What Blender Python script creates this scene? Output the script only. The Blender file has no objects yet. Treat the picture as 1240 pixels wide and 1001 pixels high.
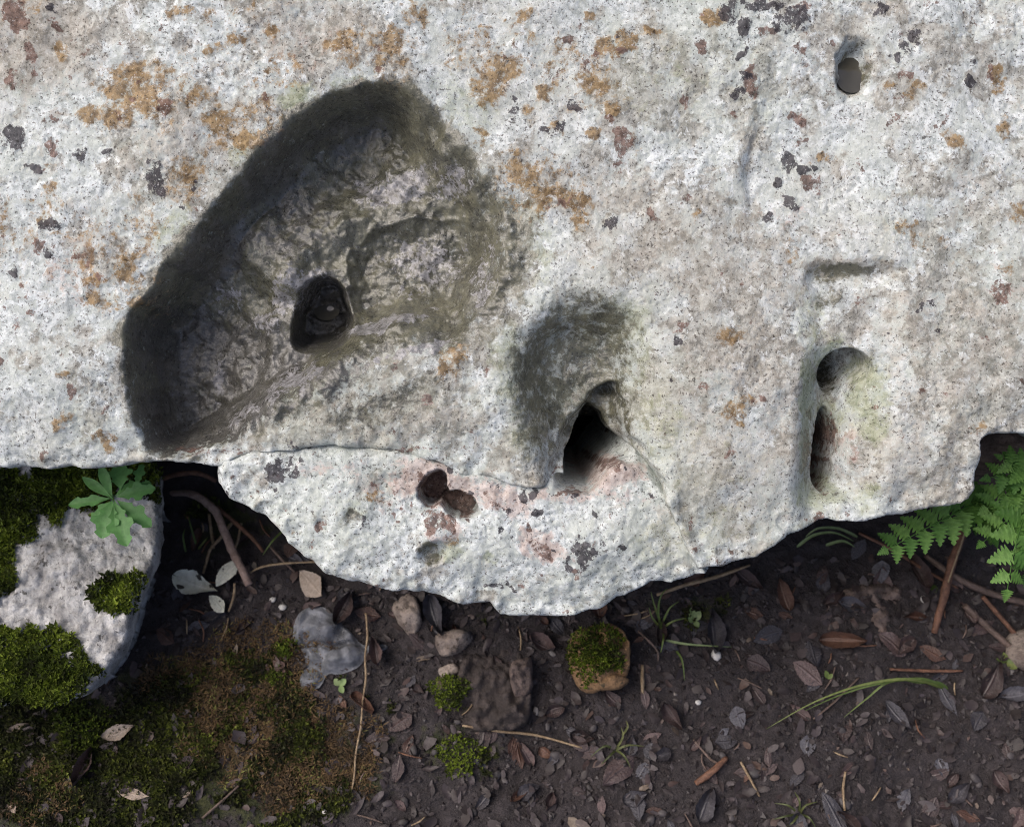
import bpy, math, random
import numpy as np
from mathutils import Vector, Matrix

random.seed(7); rng = np.random.default_rng(7)
SC = bpy.context.scene
COL = SC.collection

# ------------------------------------------------------------------ camera, sky, sun, exposure
TILT = math.radians(20.0)          # the boulder's top leans towards the viewer by this much
DIST = 1.35                        # camera to boulder surface, metres
ROCK_O = np.array([0.0, 0.0, 0.43])
AU = np.array([1.0, 0.0, 0.0])
AV = np.array([0.0, math.cos(TILT), math.sin(TILT)])
AN = np.array([0.0, -math.sin(TILT), math.cos(TILT)])
CAM = ROCK_O + AN*DIST
cam_d = bpy.data.cameras.new('camera'); cam = bpy.data.objects.new('camera', cam_d); COL.objects.link(cam)
cam.location = CAM
cam.rotation_euler = Matrix(((AU[0], AV[0], AN[0]), (AU[1], AV[1], AN[1]), (AU[2], AV[2], AN[2]))).to_euler()
cam_d.sensor_width = 36.0; cam_d.lens = 36.0*DIST/1.24
cam_d.clip_start = 0.02; cam_d.clip_end = 200.0
cam_d.dof.use_dof = True; cam_d.dof.focus_distance = DIST; cam_d.dof.aperture_fstop = 4.5
SC.camera = cam

SUN_EL, SUN_AZ = math.radians(56), math.radians(168)    # azimuth of the source, counter-clockwise from +X
w = bpy.data.worlds.new('World'); SC.world = w; w.use_nodes = True
nt = w.node_tree; nt.nodes.clear()
sky = nt.nodes.new('ShaderNodeTexSky'); sky.sky_type = 'NISHITA'; sky.sun_disc = False
sky.sun_elevation = SUN_EL; sky.sun_rotation = math.radians(90) - SUN_AZ
sky.air_density = 0.5; sky.dust_density = 5.0; sky.ozone_density = 0.3
bg = nt.nodes.new('ShaderNodeBackground'); bg.inputs['Strength'].default_value = 0.15
wo = nt.nodes.new('ShaderNodeOutputWorld')
nt.links.new(sky.outputs[0], bg.inputs[0]); nt.links.new(bg.outputs[0], wo.inputs[0])
sun_d = bpy.data.lights.new('sun', 'SUN'); sun_d.energy = 1.0; sun_d.angle = math.radians(42); sun_d.color = (1.0, 0.985, 0.96)
sun = bpy.data.objects.new('sun', sun_d); COL.objects.link(sun)
sdir = Vector((math.cos(SUN_EL)*math.cos(SUN_AZ), math.cos(SUN_EL)*math.sin(SUN_AZ), math.sin(SUN_EL)))
sun.rotation_euler = sdir.to_track_quat('Z', 'Y').to_euler(); sun.location = sdir*5
SC.view_settings.view_transform = 'Standard'; SC.view_settings.look = 'None'
SC.view_settings.gamma = 1.0; SC.view_settings.exposure = 0.37
SC.render.engine = 'CYCLES'
SC.cycles.use_denoising = True; SC.cycles.denoising_input_passes = 'RGB_ALBEDO_NORMAL'; SC.cycles.denoising_prefilter = 'NONE'; SC.cycles.filter_width = 0.9
SC.cycles.max_bounces = 6

# ------------------------------------------------------------------ number helpers
def _hash(ix, iy, seed):
    h = (ix.astype(np.int64)*374761393 + iy.astype(np.int64)*668265263 + seed*974711) & 0xffffffff
    h = ((h ^ (h >> 13))*1274126177) & 0xffffffff
    h = ((h ^ (h >> 16))*2246822519) & 0xffffffff
    return ((h ^ (h >> 15)) & 0xffffff).astype(np.float32)/np.float32(0xffffff)
def vnoise(x, y, seed=0):
    x = np.asarray(x, dtype=np.float64); y = np.asarray(y, dtype=np.float64)
    ix = np.floor(x); iy = np.floor(y); fx = (x-ix).astype(np.float32); fy = (y-iy).astype(np.float32)
    ux = fx*fx*fx*(fx*(fx*6-15)+10); uy = fy*fy*fy*(fy*(fy*6-15)+10)
    a = _hash(ix, iy, seed); b = _hash(ix+1, iy, seed); c = _hash(ix, iy+1, seed); d = _hash(ix+1, iy+1, seed)
    return ((a*(1-ux)+b*ux)*(1-uy)+(c*(1-ux)+d*ux)*uy)*2-1
def fbm(x, y, scale, octaves=4, seed=0, gain=0.5):
    s = 0.0; amp = 1.0; tot = 0.0; f = 1.0/scale
    for k in range(octaves):
        an = 0.7*k+0.55+0.37*seed; ca, sa = math.cos(an), math.sin(an)
        s = s + amp*vnoise((np.asarray(x)*ca-np.asarray(y)*sa)*f, (np.asarray(x)*sa+np.asarray(y)*ca)*f, seed+17*k); tot += amp
        amp *= gain; f *= 2.03
    return s/tot*1.4
def worley(x, y, scale, seed=0):
    x = np.asarray(x)/scale; y = np.asarray(y)/scale
    ix = np.floor(x); iy = np.floor(y); best = np.full(x.shape, 9.0, dtype=np.float32)
    for dx in (-1, 0, 1):
        for dy in (-1, 0, 1):
            cx = ix+dx; cy = iy+dy
            px = cx+_hash(cx, cy, seed); py = cy+_hash(cx, cy, seed+91)
            best = np.minimum(best, ((px-x)**2+(py-y)**2).astype(np.float32))
    return np.sqrt(best)
def sstep(a, b, x):
    t = np.clip((x-a)/(b-a), 0, 1); return t*t*(3-2*t)
def smooth_poly(p, n=5, closed=True):
    p = np.array(p, dtype=float); out = []; m = len(p)
    for i in range(m if closed else m-1):
        if closed: p0, p1, p2, p3 = p[(i-1) % m], p[i], p[(i+1) % m], p[(i+2) % m]
        else: p0, p1, p2, p3 = p[max(i-1, 0)], p[i], p[i+1], p[min(i+2, m-1)]
        for k in range(n):
            t = k/n
            out.append(0.5*((2*p1)+(-p0+p2)*t+(2*p0-5*p1+4*p2-p3)*t*t+(-p0+3*p1-3*p2+p3)*t**3))
    if not closed: out.append(p[-1])
    return np.array(out)
def sdf(x, y, poly):
    """signed distance (positive inside), nearest outline point"""
    x = x.astype(np.float32); y = y.astype(np.float32)
    best = np.full(x.shape, 1e12, np.float32); nx = np.zeros_like(x); ny = np.zeros_like(x); ins = np.zeros(x.shape, bool)
    m = len(poly)
    for i in range(m):
        ax, ay = poly[i]; bx, by = poly[(i+1) % m]; ex, ey = bx-ax, by-ay; l2 = ex*ex+ey*ey+1e-9
        t = np.clip(((x-ax)*ex+(y-ay)*ey)/l2, 0, 1); qx = ax+t*ex; qy = ay+t*ey
        d = (x-qx)**2+(y-qy)**2; k = d < best
        best = np.where(k, d, best); nx = np.where(k, qx, nx); ny = np.where(k, qy, ny)
        if (ay > by) != (ay < by) or ay != by:
            c = ((ay > y) != (by > y)) & (x < ex*(y-ay)/(ey if abs(ey) > 1e-9 else 1e-9)+ax); ins ^= c
    d = np.sqrt(best)
    return np.where(ins, d, -d), nx, ny
def sdf_box(x, y, poly, pad):
    """sdf only evaluated near the polygon; -pad elsewhere"""
    out = np.full(x.shape, -float(pad), np.float32); P = np.array(poly)
    k = (x > P[:, 0].min()-pad) & (x < P[:, 0].max()+pad) & (y > P[:, 1].min()-pad) & (y < P[:, 1].max()+pad)
    if k.any(): out[k] = sdf(x[k], y[k], P)[0]
    return out

# ------------------------------------------------------------------ the ground's shape and picking
def ground_z(x, y):
    """height of the soil, metres"""
    X = np.asarray(x)*1000; Y = np.asarray(y)*1000
    h = 14*fbm(X, Y, 330, 3, 1)+7*fbm(X, Y, 90, 3, 5)+2.6*fbm(X, Y, 28, 3, 9)
    h = h + 30*np.exp(-(((X+560)/190)**2+((Y+560)/150)**2)) - 26*np.exp(-(((X-40)/70)**2+((Y+390)/60)**2))
    return h*1e-3
def at(px, py, z):
    d = AU*(px-620)*1e-3+AV*(500.5-py)*1e-3-AN*DIST
    return CAM+d*((z-CAM[2])/d[2])
def on_ground(px, py, dz=0.0):
    z = 0.0
    for _ in range(4):
        p = at(px, py, z+dz); z = float(ground_z(p[0], p[1]))
    return at(px, py, z+dz)
GS = 1.29e-3    # metres per photo pixel on the ground

# ------------------------------------------------------------------ object helpers
def link(name, mesh, mat=None, parent=None):
    o = bpy.data.objects.new(name, mesh); COL.objects.link(o)
    if mat and mesh and not len(mesh.materials): mesh.materials.append(mat)
    if parent: o.parent = parent
    return o
def empty(name, loc=(0, 0, 0)):
    o = bpy.data.objects.new(name, None); COL.objects.link(o); o.location = loc; o.empty_display_size = 0.02; return o
def tag(o, label=None, cat=None, group=None, kind=None):
    for k, v in (('label', label), ('category', cat), ('group', group), ('kind', kind)):
        if v: o[k] = v
    return o
def mesh_np(name, V, F, attrs=None, smooth=True):
    """V (n,3); F (m,k) with k = 3 or 4"""
    V = np.ascontiguousarray(V, dtype=np.float32); F = np.ascontiguousarray(F, dtype=np.int32)
    me = bpy.data.meshes.new(name); n, k = F.shape
    me.vertices.add(len(V)); me.vertices.foreach_set('co', V.ravel())
    me.loops.add(n*k); me.loops.foreach_set('vertex_index', F.ravel())
    me.polygons.add(n); me.polygons.foreach_set('loop_start', np.arange(0, n*k, k, dtype=np.int32))
    me.polygons.foreach_set('loop_total', np.full(n, k, np.int32))
    me.polygons.foreach_set('use_smooth', np.full(n, smooth, bool))
    for a, v in (attrs or {}).items():
        at_ = me.attributes.new(a, 'FLOAT', 'POINT'); at_.data.foreach_set('value', np.ascontiguousarray(v, np.float32))
    me.update(calc_edges=True); me.validate()
    return me
def axis(lo, hi, step, far_lo, far_hi, grow=1.25):
    a = list(np.arange(lo, hi+step*0.5, step)); s = step
    while a[-1] < far_hi: s *= grow; a.append(a[-1]+s)
    s = step; b = []; v = lo
    while v > far_lo: s *= grow; v -= s; b.append(v)
    return np.array(b[::-1]+a)
def heightfield(name, xs, ys, poly, hfun, frame, wrap=None, attrs_fun=None):
    """A lump of rock: the side seen is a height field inside POLY; past the outline the skin rolls over and goes down
    and back (wrap = (depth, reach, inward)), so the thing is a thick shell. Units mm, y down."""
    X, Y = np.meshgrid(xs, ys); X = X.astype(np.float32); Y = Y.astype(np.float32)
    sd, qx, qy = sdf(X, Y, poly)
    depth, reach, inward = wrap
    keep = sd > -reach
    out = sd < 0
    d = np.where(out, -sd, 0)
    dx = np.where(out, X-qx, 0); dy = np.where(out, Y-qy, 0); l = np.sqrt(dx*dx+dy*dy)+1e-6
    gx = np.where(out, qx, X); gy = np.where(out, qy, Y)
    H, ox, oy = hfun(gx, gy, np.maximum(sd, 0))
    t = np.clip(d/reach, 0, 1)
    inw = inward*sstep(0, 0.5, t)
    wob = fbm(X, Y, 60, 3, 77)*np.minimum(d*0.3, 9)
    PX = gx+ox-dx/l*(inw+wob); PY = gy+oy-dy/l*(inw+wob); PH = H-depth*t**0.85
    P0, U, V, N = frame
    pos = P0[None, None, :]+PX[..., None]*1e-3*U-PY[..., None]*1e-3*V+PH[..., None]*1e-3*N
    ny, nx_ = X.shape; idx = np.full(X.shape, -1, np.int64); idx[keep] = np.arange(keep.sum())
    a, b, c, e = idx[:-1, :-1], idx[:-1, 1:], idx[1:, 1:], idx[1:, :-1]
    ok = (a >= 0) & (b >= 0) & (c >= 0) & (e >= 0)
    F = np.stack([a[ok], e[ok], c[ok], b[ok]], 1)
    at_ = attrs_fun(gx, gy, sd) if attrs_fun else {}
    return mesh_np(name, pos[keep], F, {k: v[keep] for k, v in at_.items()})
ROCK_FRAME = (ROCK_O-AU*0.62+AV*0.5005, AU, AV, AN)
HZ = lambda z: (np.array([0.0, 0.0, z]), np.array([1.0, 0, 0]), np.array([0, 1.0, 0]), np.array([0, 0, 1.0]))
def px_poly(poly, z):
    """photo outline -> outline in mm on the level plane at height z"""
    return np.array([(lambda q: (q[0]*1000, -q[1]*1000))(at(x, y, z)) for x, y in poly])

# ------------------------------------------------------------------ materials
class NT:
    def __init__(s, name):
        s.m = bpy.data.materials.new(name); s.m.use_nodes = True; s.t = s.m.node_tree; s.t.nodes.clear()
        s.out = s.t.nodes.new('ShaderNodeOutputMaterial'); s.b = s.t.nodes.new('ShaderNodeBsdfPrincipled')
        s.t.links.new(s.b.outputs[0], s.out.inputs[0])
        s.co = s.t.nodes.new('ShaderNodeTexCoord').outputs['Object']
    def put(s, sock, v):
        if hasattr(v, 'links') or isinstance(v, bpy.types.NodeSocket): s.t.links.new(v, sock)
        elif isinstance(v, (tuple, list)): sock.default_value = (*v, 1) if len(v) == 3 and len(sock.default_value) == 4 else v
        else: sock.default_value = v
    def noise(s, scale, detail=4, rough=0.55, dist=0.0, w=None, col=False):
        n = s.t.nodes.new('ShaderNodeTexNoise'); n.inputs['Scale'].default_value = scale; n.inputs['Detail'].default_value = detail
        n.inputs['Roughness'].default_value = rough; n.inputs['Distortion'].default_value = dist
        if w is not None: n.noise_dimensions = '4D'; n.inputs['W'].default_value = w
        s.t.links.new(s.co, n.inputs['Vector']); return n.outputs['Color' if col else 'Fac']
    def voro(s, scale, feat='F1', out='Distance'):
        n = s.t.nodes.new('ShaderNodeTexVoronoi'); n.feature = feat; n.inputs['Scale'].default_value = scale
        s.t.links.new(s.co, n.inputs['Vector']); return n.outputs[out]
    def math(s, op, a, b=0.0, clamp=False):
        n = s.t.nodes.new('ShaderNodeMath'); n.operation = op; n.use_clamp = clamp; s.put(n.inputs[0], a); s.put(n.inputs[1], b); return n.outputs[0]
    def map(s, v, a, b, c=0.0, d=1.0):
        n = s.t.nodes.new('ShaderNodeMapRange'); n.interpolation_type = 'SMOOTHSTEP'
        s.put(n.inputs[0], v)
        for i, q in enumerate((a, b, c, d)): n.inputs[i+1].default_value = q
        return n.outputs[0]
    def mix(s, f, a, b, mode='MIX'):
        n = s.t.nodes.new('ShaderNodeMix'); n.data_type = 'RGBA'; n.blend_type = mode
        s.put(n.inputs['Factor'], f); s.put(n.inputs[6], a); s.put(n.inputs[7], b); return n.outputs[2]
    def ramp(s, v, stops):
        n = s.t.nodes.new('ShaderNodeValToRGB'); e = n.color_ramp.elements
        while len(e) < len(stops): e.new(0.5)
        for q, (p, c) in zip(e, stops): q.position = p; q.color = (*c, 1)
        s.put(n.inputs[0], v); return n.outputs[0]
    def attr(s, name):
        n = s.t.nodes.new('ShaderNodeAttribute'); n.attribute_name = name; return n.outputs['Fac']
    def orand(s): return s.t.nodes.new('ShaderNodeObjectInfo').outputs['Random']
    def bump(s, h, strength, dist, prev=None):
        n = s.t.nodes.new('ShaderNodeBump'); n.inputs['Strength'].default_value = strength; n.inputs['Distance'].default_value = dist
        s.put(n.inputs['Height'], h)
        if prev is not None: s.t.links.new(prev, n.inputs['Normal'])
        return n.outputs[0]
    def done(s, col, rough=0.8, normal=None, spec=None, **kw):
        s.put(s.b.inputs['Base Color'], col); s.put(s.b.inputs['Roughness'], rough)
        if normal is not None: s.put(s.b.inputs['Normal'], normal)
        if spec is not None: s.put(s.b.inputs['Specular IOR Level'], spec)
        for k, v in kw.items(): s.put(s.b.inputs[k.replace('_', ' ')], v)
        return s.m

def limestone():
    s = NT('lichen_limestone')
    n1 = s.noise(22, 9, 0.66); n2 = s.noise(120, 7, 0.7); n3 = s.noise(270, 4, 0.65); n4 = s.noise(6, 5, 0.6, w=3.0); n5 = s.noise(48, 8, 0.7, 0.3, w=8.0); n6 = s.noise(30, 9, 0.7, 0.8, w=12.0); n7 = s.noise(85, 7, 0.68, 0.5, w=31.0)
    crust = s.mix(s.map(n2, 0.36, 0.62), (0.35, 0.385, 0.38), (0.72, 0.765, 0.76))
    crust = s.mix(s.map(n6, 0.46, 0.58, 0, 0.65), crust, (0.49, 0.525, 0.48))
    bare = s.mix(s.map(n7, 0.38, 0.62), (0.15, 0.14, 0.115), (0.51, 0.51, 0.465))
    bare = s.mix(s.map(n5, 0.48, 0.62, 0, 0.5), bare, (0.33, 0.30, 0.255))
    cover = s.math('ADD', n1, s.math('ADD', s.math('MULTIPLY', s.math('SUBTRACT', n4, 0.5), 0.6), s.math('MULTIPLY', s.math('SUBTRACT', s.attr('dirt'), 0.2), 0.14)))
    cover = s.math('SUBTRACT', cover, s.math('MULTIPLY', s.attr('clean'), 0.07))
    base = s.mix(s.map(cover, 0.485, 0.56, 0, 0.85), crust, bare)
    pale = s.map(s.noise(50, 9, 0.72, 0.6, w=21.0), 0.56, 0.61, 0, 0.75); base = s.mix(pale, base, (0.76, 0.80, 0.80))
    warm = s.map(s.noise(36, 9, 0.74, 0.6, w=27.0), 0.57, 0.63, 0, 0.5); base = s.mix(warm, base, (0.41, 0.375, 0.315))
    n8 = s.noise(4.5, 6, 0.6, 0.5, w=41.0); n9 = s.noise(5.5, 6, 0.6, 0.5, w=47.0)
    base = s.mix(s.map(n8, 0.47, 0.66, 0, 0.32), base, (0.42, 0.39, 0.32)); base = s.mix(s.map(n9, 0.48, 0.66, 0, 0.32), base, (0.38, 0.42, 0.35))
    jit = s.math('ADD', s.math('MULTIPLY', s.math('SUBTRACT', n2, 0.5), 1.1), s.math('ADD', s.math('MULTIPLY', s.math('SUBTRACT', n5, 0.5), 1.6), s.math('MULTIPLY', s.math('SUBTRACT', n3, 0.5), 0.4)))
    def layer(base, name, col_a, col_b, lo=0.42, hi=0.58, top=1.0, k=1.0, var=None):
        v = s.math('ADD', s.attr(name), s.math('MULTIPLY', jit, k))
        gate = s.map(s.attr(name), 0.02, 0.15)
        f = s.math('MULTIPLY', s.map(v, lo, hi, 0, top), gate)
        return s.mix(f, base, s.mix(s.map(var or n7, 0.36, 0.64), col_a, col_b)), f
    base, _ = layer(base, 'dirt', (0.23, 0.21, 0.17), (0.47, 0.44, 0.385), 0.35, 0.80, 0.7, 1.2)
    base, _ = layer(base, 'pink', (0.37, 0.265, 0.22), (0.59, 0.495, 0.45), 0.32, 0.70, 0.75, 1.2)
    base, _ = layer(base, 'green', (0.20, 0.235, 0.13), (0.40, 0.43, 0.30), 0.25, 0.85, 0.75)
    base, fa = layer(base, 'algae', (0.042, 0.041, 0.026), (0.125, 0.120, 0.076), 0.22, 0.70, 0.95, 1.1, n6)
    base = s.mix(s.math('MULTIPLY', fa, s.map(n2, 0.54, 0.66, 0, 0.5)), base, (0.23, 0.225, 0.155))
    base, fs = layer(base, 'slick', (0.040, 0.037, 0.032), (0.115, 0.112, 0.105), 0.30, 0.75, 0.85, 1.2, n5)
    base, _ = layer(base, 'scour', (0.15, 0.147, 0.145), (0.38, 0.375, 0.385), 0.42, 0.66, 0.85, 1.6)
    base, _ = layer(base, 'ochre', (0.115, 0.070, 0.028), (0.35, 0.24, 0.115), 0.24, 0.85, 0.92, 2.0)
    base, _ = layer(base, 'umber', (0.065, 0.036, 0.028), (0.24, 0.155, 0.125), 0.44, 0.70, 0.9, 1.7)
    base, fd = layer(base, 'soot', (0.020, 0.018, 0.024), (0.085, 0.078, 0.085), 0.40, 0.60, 0.92, 2.1)
    specks = s.map(s.math('ADD', n3, s.math('MULTIPLY', s.math('SUBTRACT', n6, 0.5), 0.25)), 0.355, 0.42, 0.25, 1.0)
    base = s.mix(1.0, base, s.ramp(specks, [(0, (0.10, 0.07, 0.06)), (1, (1, 1, 1))]), 'MULTIPLY')
    base = s.mix(s.math('MULTIPLY', s.map(n3, 0.60, 0.66, 0, 0.35), s.map(fa, 0, 0.7, 1, 0.25)), base, (0.82, 0.83, 0.82))
    rough = s.map(fa, 0.1, 0.8, 0.80, 0.22)
    hgt = s.math('ADD', s.math('MULTIPLY', n2, 1.2), s.math('MULTIPLY', n3, 0.35))
    nb = s.bump(s.math('ADD', hgt, s.math('MULTIPLY', n5, 1.8)), 0.42, 0.0040)
    nc = s.bump(s.math('ADD', n5, s.math('MULTIPLY', n2, 0.4)), 0.45, 0.004)
    return s.done(base, rough, nb, s.map(fa, 0.1, 0.8, 0.35, 0.7), Coat_Weight=s.map(fa, 0.3, 0.9, 0, 0.45), Coat_Roughness=0.10, Coat_Normal=nc)
def stone_mat(name, a, b, dark, scale=60, rough=0.75):
    s = NT(name); n1 = s.noise(scale*0.4, 6, 0.65); n2 = s.noise(scale*3, 6, 0.7); n3 = s.noise(scale*1.2, 5, 0.7, w=4.0)
    c = s.mix(s.map(n1, 0.36, 0.64), a, b); c = s.mix(s.map(n3, 0.575, 0.63, 0, 0.9), c, dark)
    c = s.mix(1.0, c, s.ramp(s.map(n2, 0.3, 0.5, 0.5, 1), [(0, (0, 0, 0)), (1, (1, 1, 1))]), 'MULTIPLY')
    return s.done(c, rough, s.bump(s.math('ADD', n2, n3), 0.7, 0.004), 0.35)
def soil():
    s = NT('wet_soil'); n1 = s.noise(9, 6, 0.6); n2 = s.noise(70, 8, 0.72); n3 = s.noise(300, 5, 0.7); n4 = s.noise(22, 6, 0.65, w=2.0)
    c = s.mix(s.map(n1, 0.35, 0.65), (0.020, 0.0155, 0.0155), (0.033, 0.027, 0.0285))
    c = s.mix(s.map(n2, 0.45, 0.7), c, (0.060, 0.050, 0.053)); c = s.mix(s.map(n3, 0.55, 0.75, 0, 0.6), c, (0.12, 0.10, 0.098))
    v = s.math('ADD', s.attr('mossy'), s.math('MULTIPLY', s.math('SUBTRACT', n4, 0.5), 1.5))
    c = s.mix(s.map(v, 0.45, 0.7, 0, 0.85), c, s.mix(s.map(n2, 0.4, 0.6), (0.022, 0.03, 0.008), (0.055, 0.06, 0.014)))
    v2 = s.math('ADD', s.attr('rusty'), s.math('MULTIPLY', s.math('SUBTRACT', n4, 0.5), 1.2))
    c = s.mix(s.map(v2, 0.45, 0.8, 0, 0.8), c, (0.085, 0.048, 0.022))
    rough = s.map(n2, 0.3, 0.7, 0.30, 0.75)
    return s.done(c, rough, s.bump(s.math('ADD', n2, s.math('MULTIPLY', n3, 0.5)), 0.9, 0.006), 0.4)
def varied(name, stops, rough=0.6, spec=0.4, attr=None, trans=0.0, sc=160, mottling=0.35, bmp=0.3):
    s = NT(name); r = s.attr(attr) if attr else s.orand()
    c = s.ramp(r, stops); n = s.noise(sc, 5, 0.65); n2 = s.noise(sc*4, 3, 0.6)
    c = s.mix(s.map(n, 0.35, 0.65, mottling, 0), c, (0.02, 0.016, 0.012))
    return s.done(c, rough, s.bump(n2, bmp, 0.001), spec, **({'Subsurface_Weight': 0.0} if not trans else {'Transmission_Weight': trans}))

# ------------------------------------------------------------------ THE BOULDER
HOLLOW = smooth_poly([(149, 385), (172, 348), (212, 300), (252, 255), (290, 205), (335, 155), (390, 118), (455, 97), (515, 118), (560, 165), (612, 215),
                      (642, 280), (638, 345), (604, 402), (552, 438), (480, 440), (430, 470), (385, 505), (330, 530), (255, 548), (190, 556), (158, 530), (145, 460)], 4)
NICHE = smooth_poly([(603, 440), (618, 400), (648, 366), (690, 346), (740, 342), (780, 362), (806, 410), (816, 470), (812, 540), (795, 600), (690, 612), (640, 600), (612, 520)], 4)
ARCH = smooth_poly([(668, 600), (680, 545), (700, 503), (728, 472), (750, 468), (757, 490), (768, 530), (800, 580), (800, 605)], 4)
PANEL = smooth_poly([(978, 330), (990, 318), (1085, 318), (1094, 340), (1082, 480), (1070, 620), (1060, 640), (985, 640), (975, 600), (980, 460)], 3)
SLOT = smooth_poly([(968, 600), (968, 520), (974, 460), (996, 426), (1034, 424), (1058, 450), (1064, 520), (1068, 590), (1056, 626), (990, 626)], 4)
INNER = smooth_poly([(405, 330), (425, 285), (465, 262), (520, 252), (575, 262), (606, 310), (592, 370), (540, 412), (470, 415), (420, 392)], 4)
def ell(x, y, cx, cy, rx, ry, ang=0.0):
    a = math.radians(ang); dx = x-cx; dy = y-cy; u = dx*math.cos(a)+dy*math.sin(a); v = -dx*math.sin(a)+dy*math.cos(a)
    return np.sqrt((u/rx)**2+(v/ry)**2)
def dome(x, y, cx, cy, rx, ry, ang=0.0): return np.exp(-ell(x, y, cx, cy, rx, ry, ang)**2)
def slab_h(x, y, e):
    wx = x+5*fbm(x, y, 35, 3, 21); wy = y+5*fbm(x, y, 35, 3, 22)
    h = 9*fbm(x, y, 320, 2, 31)+7*fbm(x, y, 110, 3, 32)+1.8*fbm(x, y, 36, 4, 33)+(0.2+1.1*sstep(-0.2, 0.6, fbm(x, y, 130, 3, 35)))*fbm(x, y, 11, 3, 34, 0.75)+1.3*sstep(0.42, 0.55, blobs(x, y, SOOT, 331)+0.4*fbm(x, y, 8, 2, 46))+0.9*sstep(0.42, 0.6, blobs(x, y, OCHRE, 321)+0.5*fbm(x, y, 9, 2, 47))
    h -= 2.2*np.abs(fbm(x, y, 55, 4, 38))*sstep(-0.2, 0.5, fbm(x, y, 160, 2, 36))
    h -= 1.5*sstep(0.30, 0.05, worley(x+4*fbm(x, y, 9, 2, 39), y, 12, 5))*sstep(0.1, 0.6, fbm(x, y, 70, 2, 37))
    # the surface falls away towards its lower lip
    h -= 16*sstep(430, 600, y)*sstep(900, 500, x)
    h -= 26*sstep(520, 690, y)*sstep(800, 900, x)
    # swells, seams and steps in the open face
    h += 9*dome(x, y, 865, 205, 55, 60)+6*dome(x, y, 700, 330, 70, 40)+7*dome(x, y, 560, 500, 90, 35, -10)+6*dome(x, y, 880, 440, 70, 110)
    seam = 918+10*np.sin(y/46.0)+6*fbm(x, y, 50, 2, 41)
    h -= 4*np.exp(-((x-seam)/8.0)**2)*sstep(290, 230, y)*sstep(-40, 40, y)*sstep(-0.5, 0.4, fbm(x, y, 60, 2, 43))
    h -= 4*sstep(-16, 12, x-seam)*sstep(300, 200, y)*sstep(30, 140, y)
    h -= 7*sstep(1120, 1240, x)*sstep(330, 170, y)
    rr = np.abs(y-(165+0.55*(1240-x)-0))          # an oblique shallow furrow by the right border
    h -= 3*np.exp(-(rr/16.0)**2)*sstep(1150, 1220, x)
    # the large hollow
    d = sdf_box(wx, wy, HOLLOW, 60); soft = 36+95*np.maximum(sstep(640, 940, x+y), 0.75*sstep(430, 590, x))
    soft = soft+40*sstep(430, 520, y)*sstep(200, 330, x)
    bowl = 76*sstep(-5, 1, d/soft*1.0)*np.clip(d/soft, 0, 1)**0.55*sstep(0, 1, np.clip(d/soft, 0, 1)*1.4)
    floor = 14*dome(x, y, 505, 310, 70, 55)+18*dome(x, y, 320, 330, 70, 35, -45)+16*dome(x, y, 345, 470, 60, 30, -20)+10*dome(x, y, 470, 390, 60, 14, -20)
    floor += -20*dome(x, y, 215, 420, 60, 60)-10*dome(x, y, 225, 500, 55, 40)-14*dome(x, y, 405, 180, 70, 26, -35)-9*dome(x, y, 560, 330, 30, 80)-10*dome(x, y, 430, 300, 35, 40)
    rough = 9*fbm(x, y, 50, 3, 51)+3.6*fbm(x, y, 16, 3, 52)-3*np.abs(fbm(x, y, 30, 3, 53))
    inside = sstep(0, 25, d)
    d6 = sdf_box(wx+6*fbm(x, y, 18, 2, 54), wy, INNER, 70); s6 = 22+60*sstep(760, 900, x+y)
    floor = floor-22*sstep(-4, 1, d6/s6)*np.clip(d6/s6, 0, 1)**0.6
    lft = (x-300)+0.25*(y-430)+14*fbm(x, y, 50, 3, 55); floor = floor-20*sstep(18, -22, lft)*sstep(290, 360, y)-7*sstep(40, 20, lft)*sstep(290, 360, y)
    shelf = (y-205)+0.55*(x-430)+16*fbm(x, y, 45, 3, 56); floor = floor-12*sstep(14, -14, shelf)*sstep(330, 250, y)*sstep(330, 400, x)
    h = h-bowl+inside*(floor+rough)
    pit = sstep(1.12, 0.70, ell(wx, wy, 376, 380, 37, 48, 8)-0.10*np.sin(3*np.arctan2(wy-376, wx-378)))
    h -= 85*pit
    # lower lip of the hollow stays as a thin rim
    # the round-headed niche
    d2 = sdf_box(wx, wy, NICHE, 40); soft2 = 78+14*sstep(660, 760, x)
    b2 = 60*np.clip(d2/soft2, 0, 1)**0.6*sstep(0, 0.8, np.clip(d2/soft2, 0, 1))
    d3 = sdf_box(wx, wy, ARCH, 30)
    b3 = 40*sstep(-7, 16, d3)
    nub = 13*dome(x, y, 742, 484, 10, 9)
    h = h-b2-b3-nub+2.0*fbm(x, y, 22, 3, 61)*sstep(0, 20, d2)
    # the shallow panel with the slotted niche
    d4 = sdf_box(wx, wy, PANEL, 30); h -= 10*sstep(-12, 20, d4)*sstep(308, 330, y)
    h -= 8*np.exp(-((y-330-4*fbm(x, y, 30, 2, 44))/13.0)**2)*sstep(975, 995, x)*sstep(1095, 1060, x)
    d5 = sdf_box(x, y, SLOT, 30); b5 = 44*sstep(-12, 44, d5)*sstep(640, 580, y)
    head = sstep(1.15, 0.75, ell(x, y+0.02*(x-1024)**2*sstep(455, 470, y), 1032, 448, 29, 25)); h -= b5+48*head
    h += 20*dome(x, y, 1036, 545, 15, 50)
    h -= 24*np.exp(-((x-1022)/18.0)**2)*sstep(440, 465, y)*sstep(612, 575, y)
    slit = sstep(1.2, 0.75, ell(x+2.5*fbm(x, y, 14, 2, 45), y, 1014, 546, 13, 48, 4)); h -= 135*slit
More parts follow.
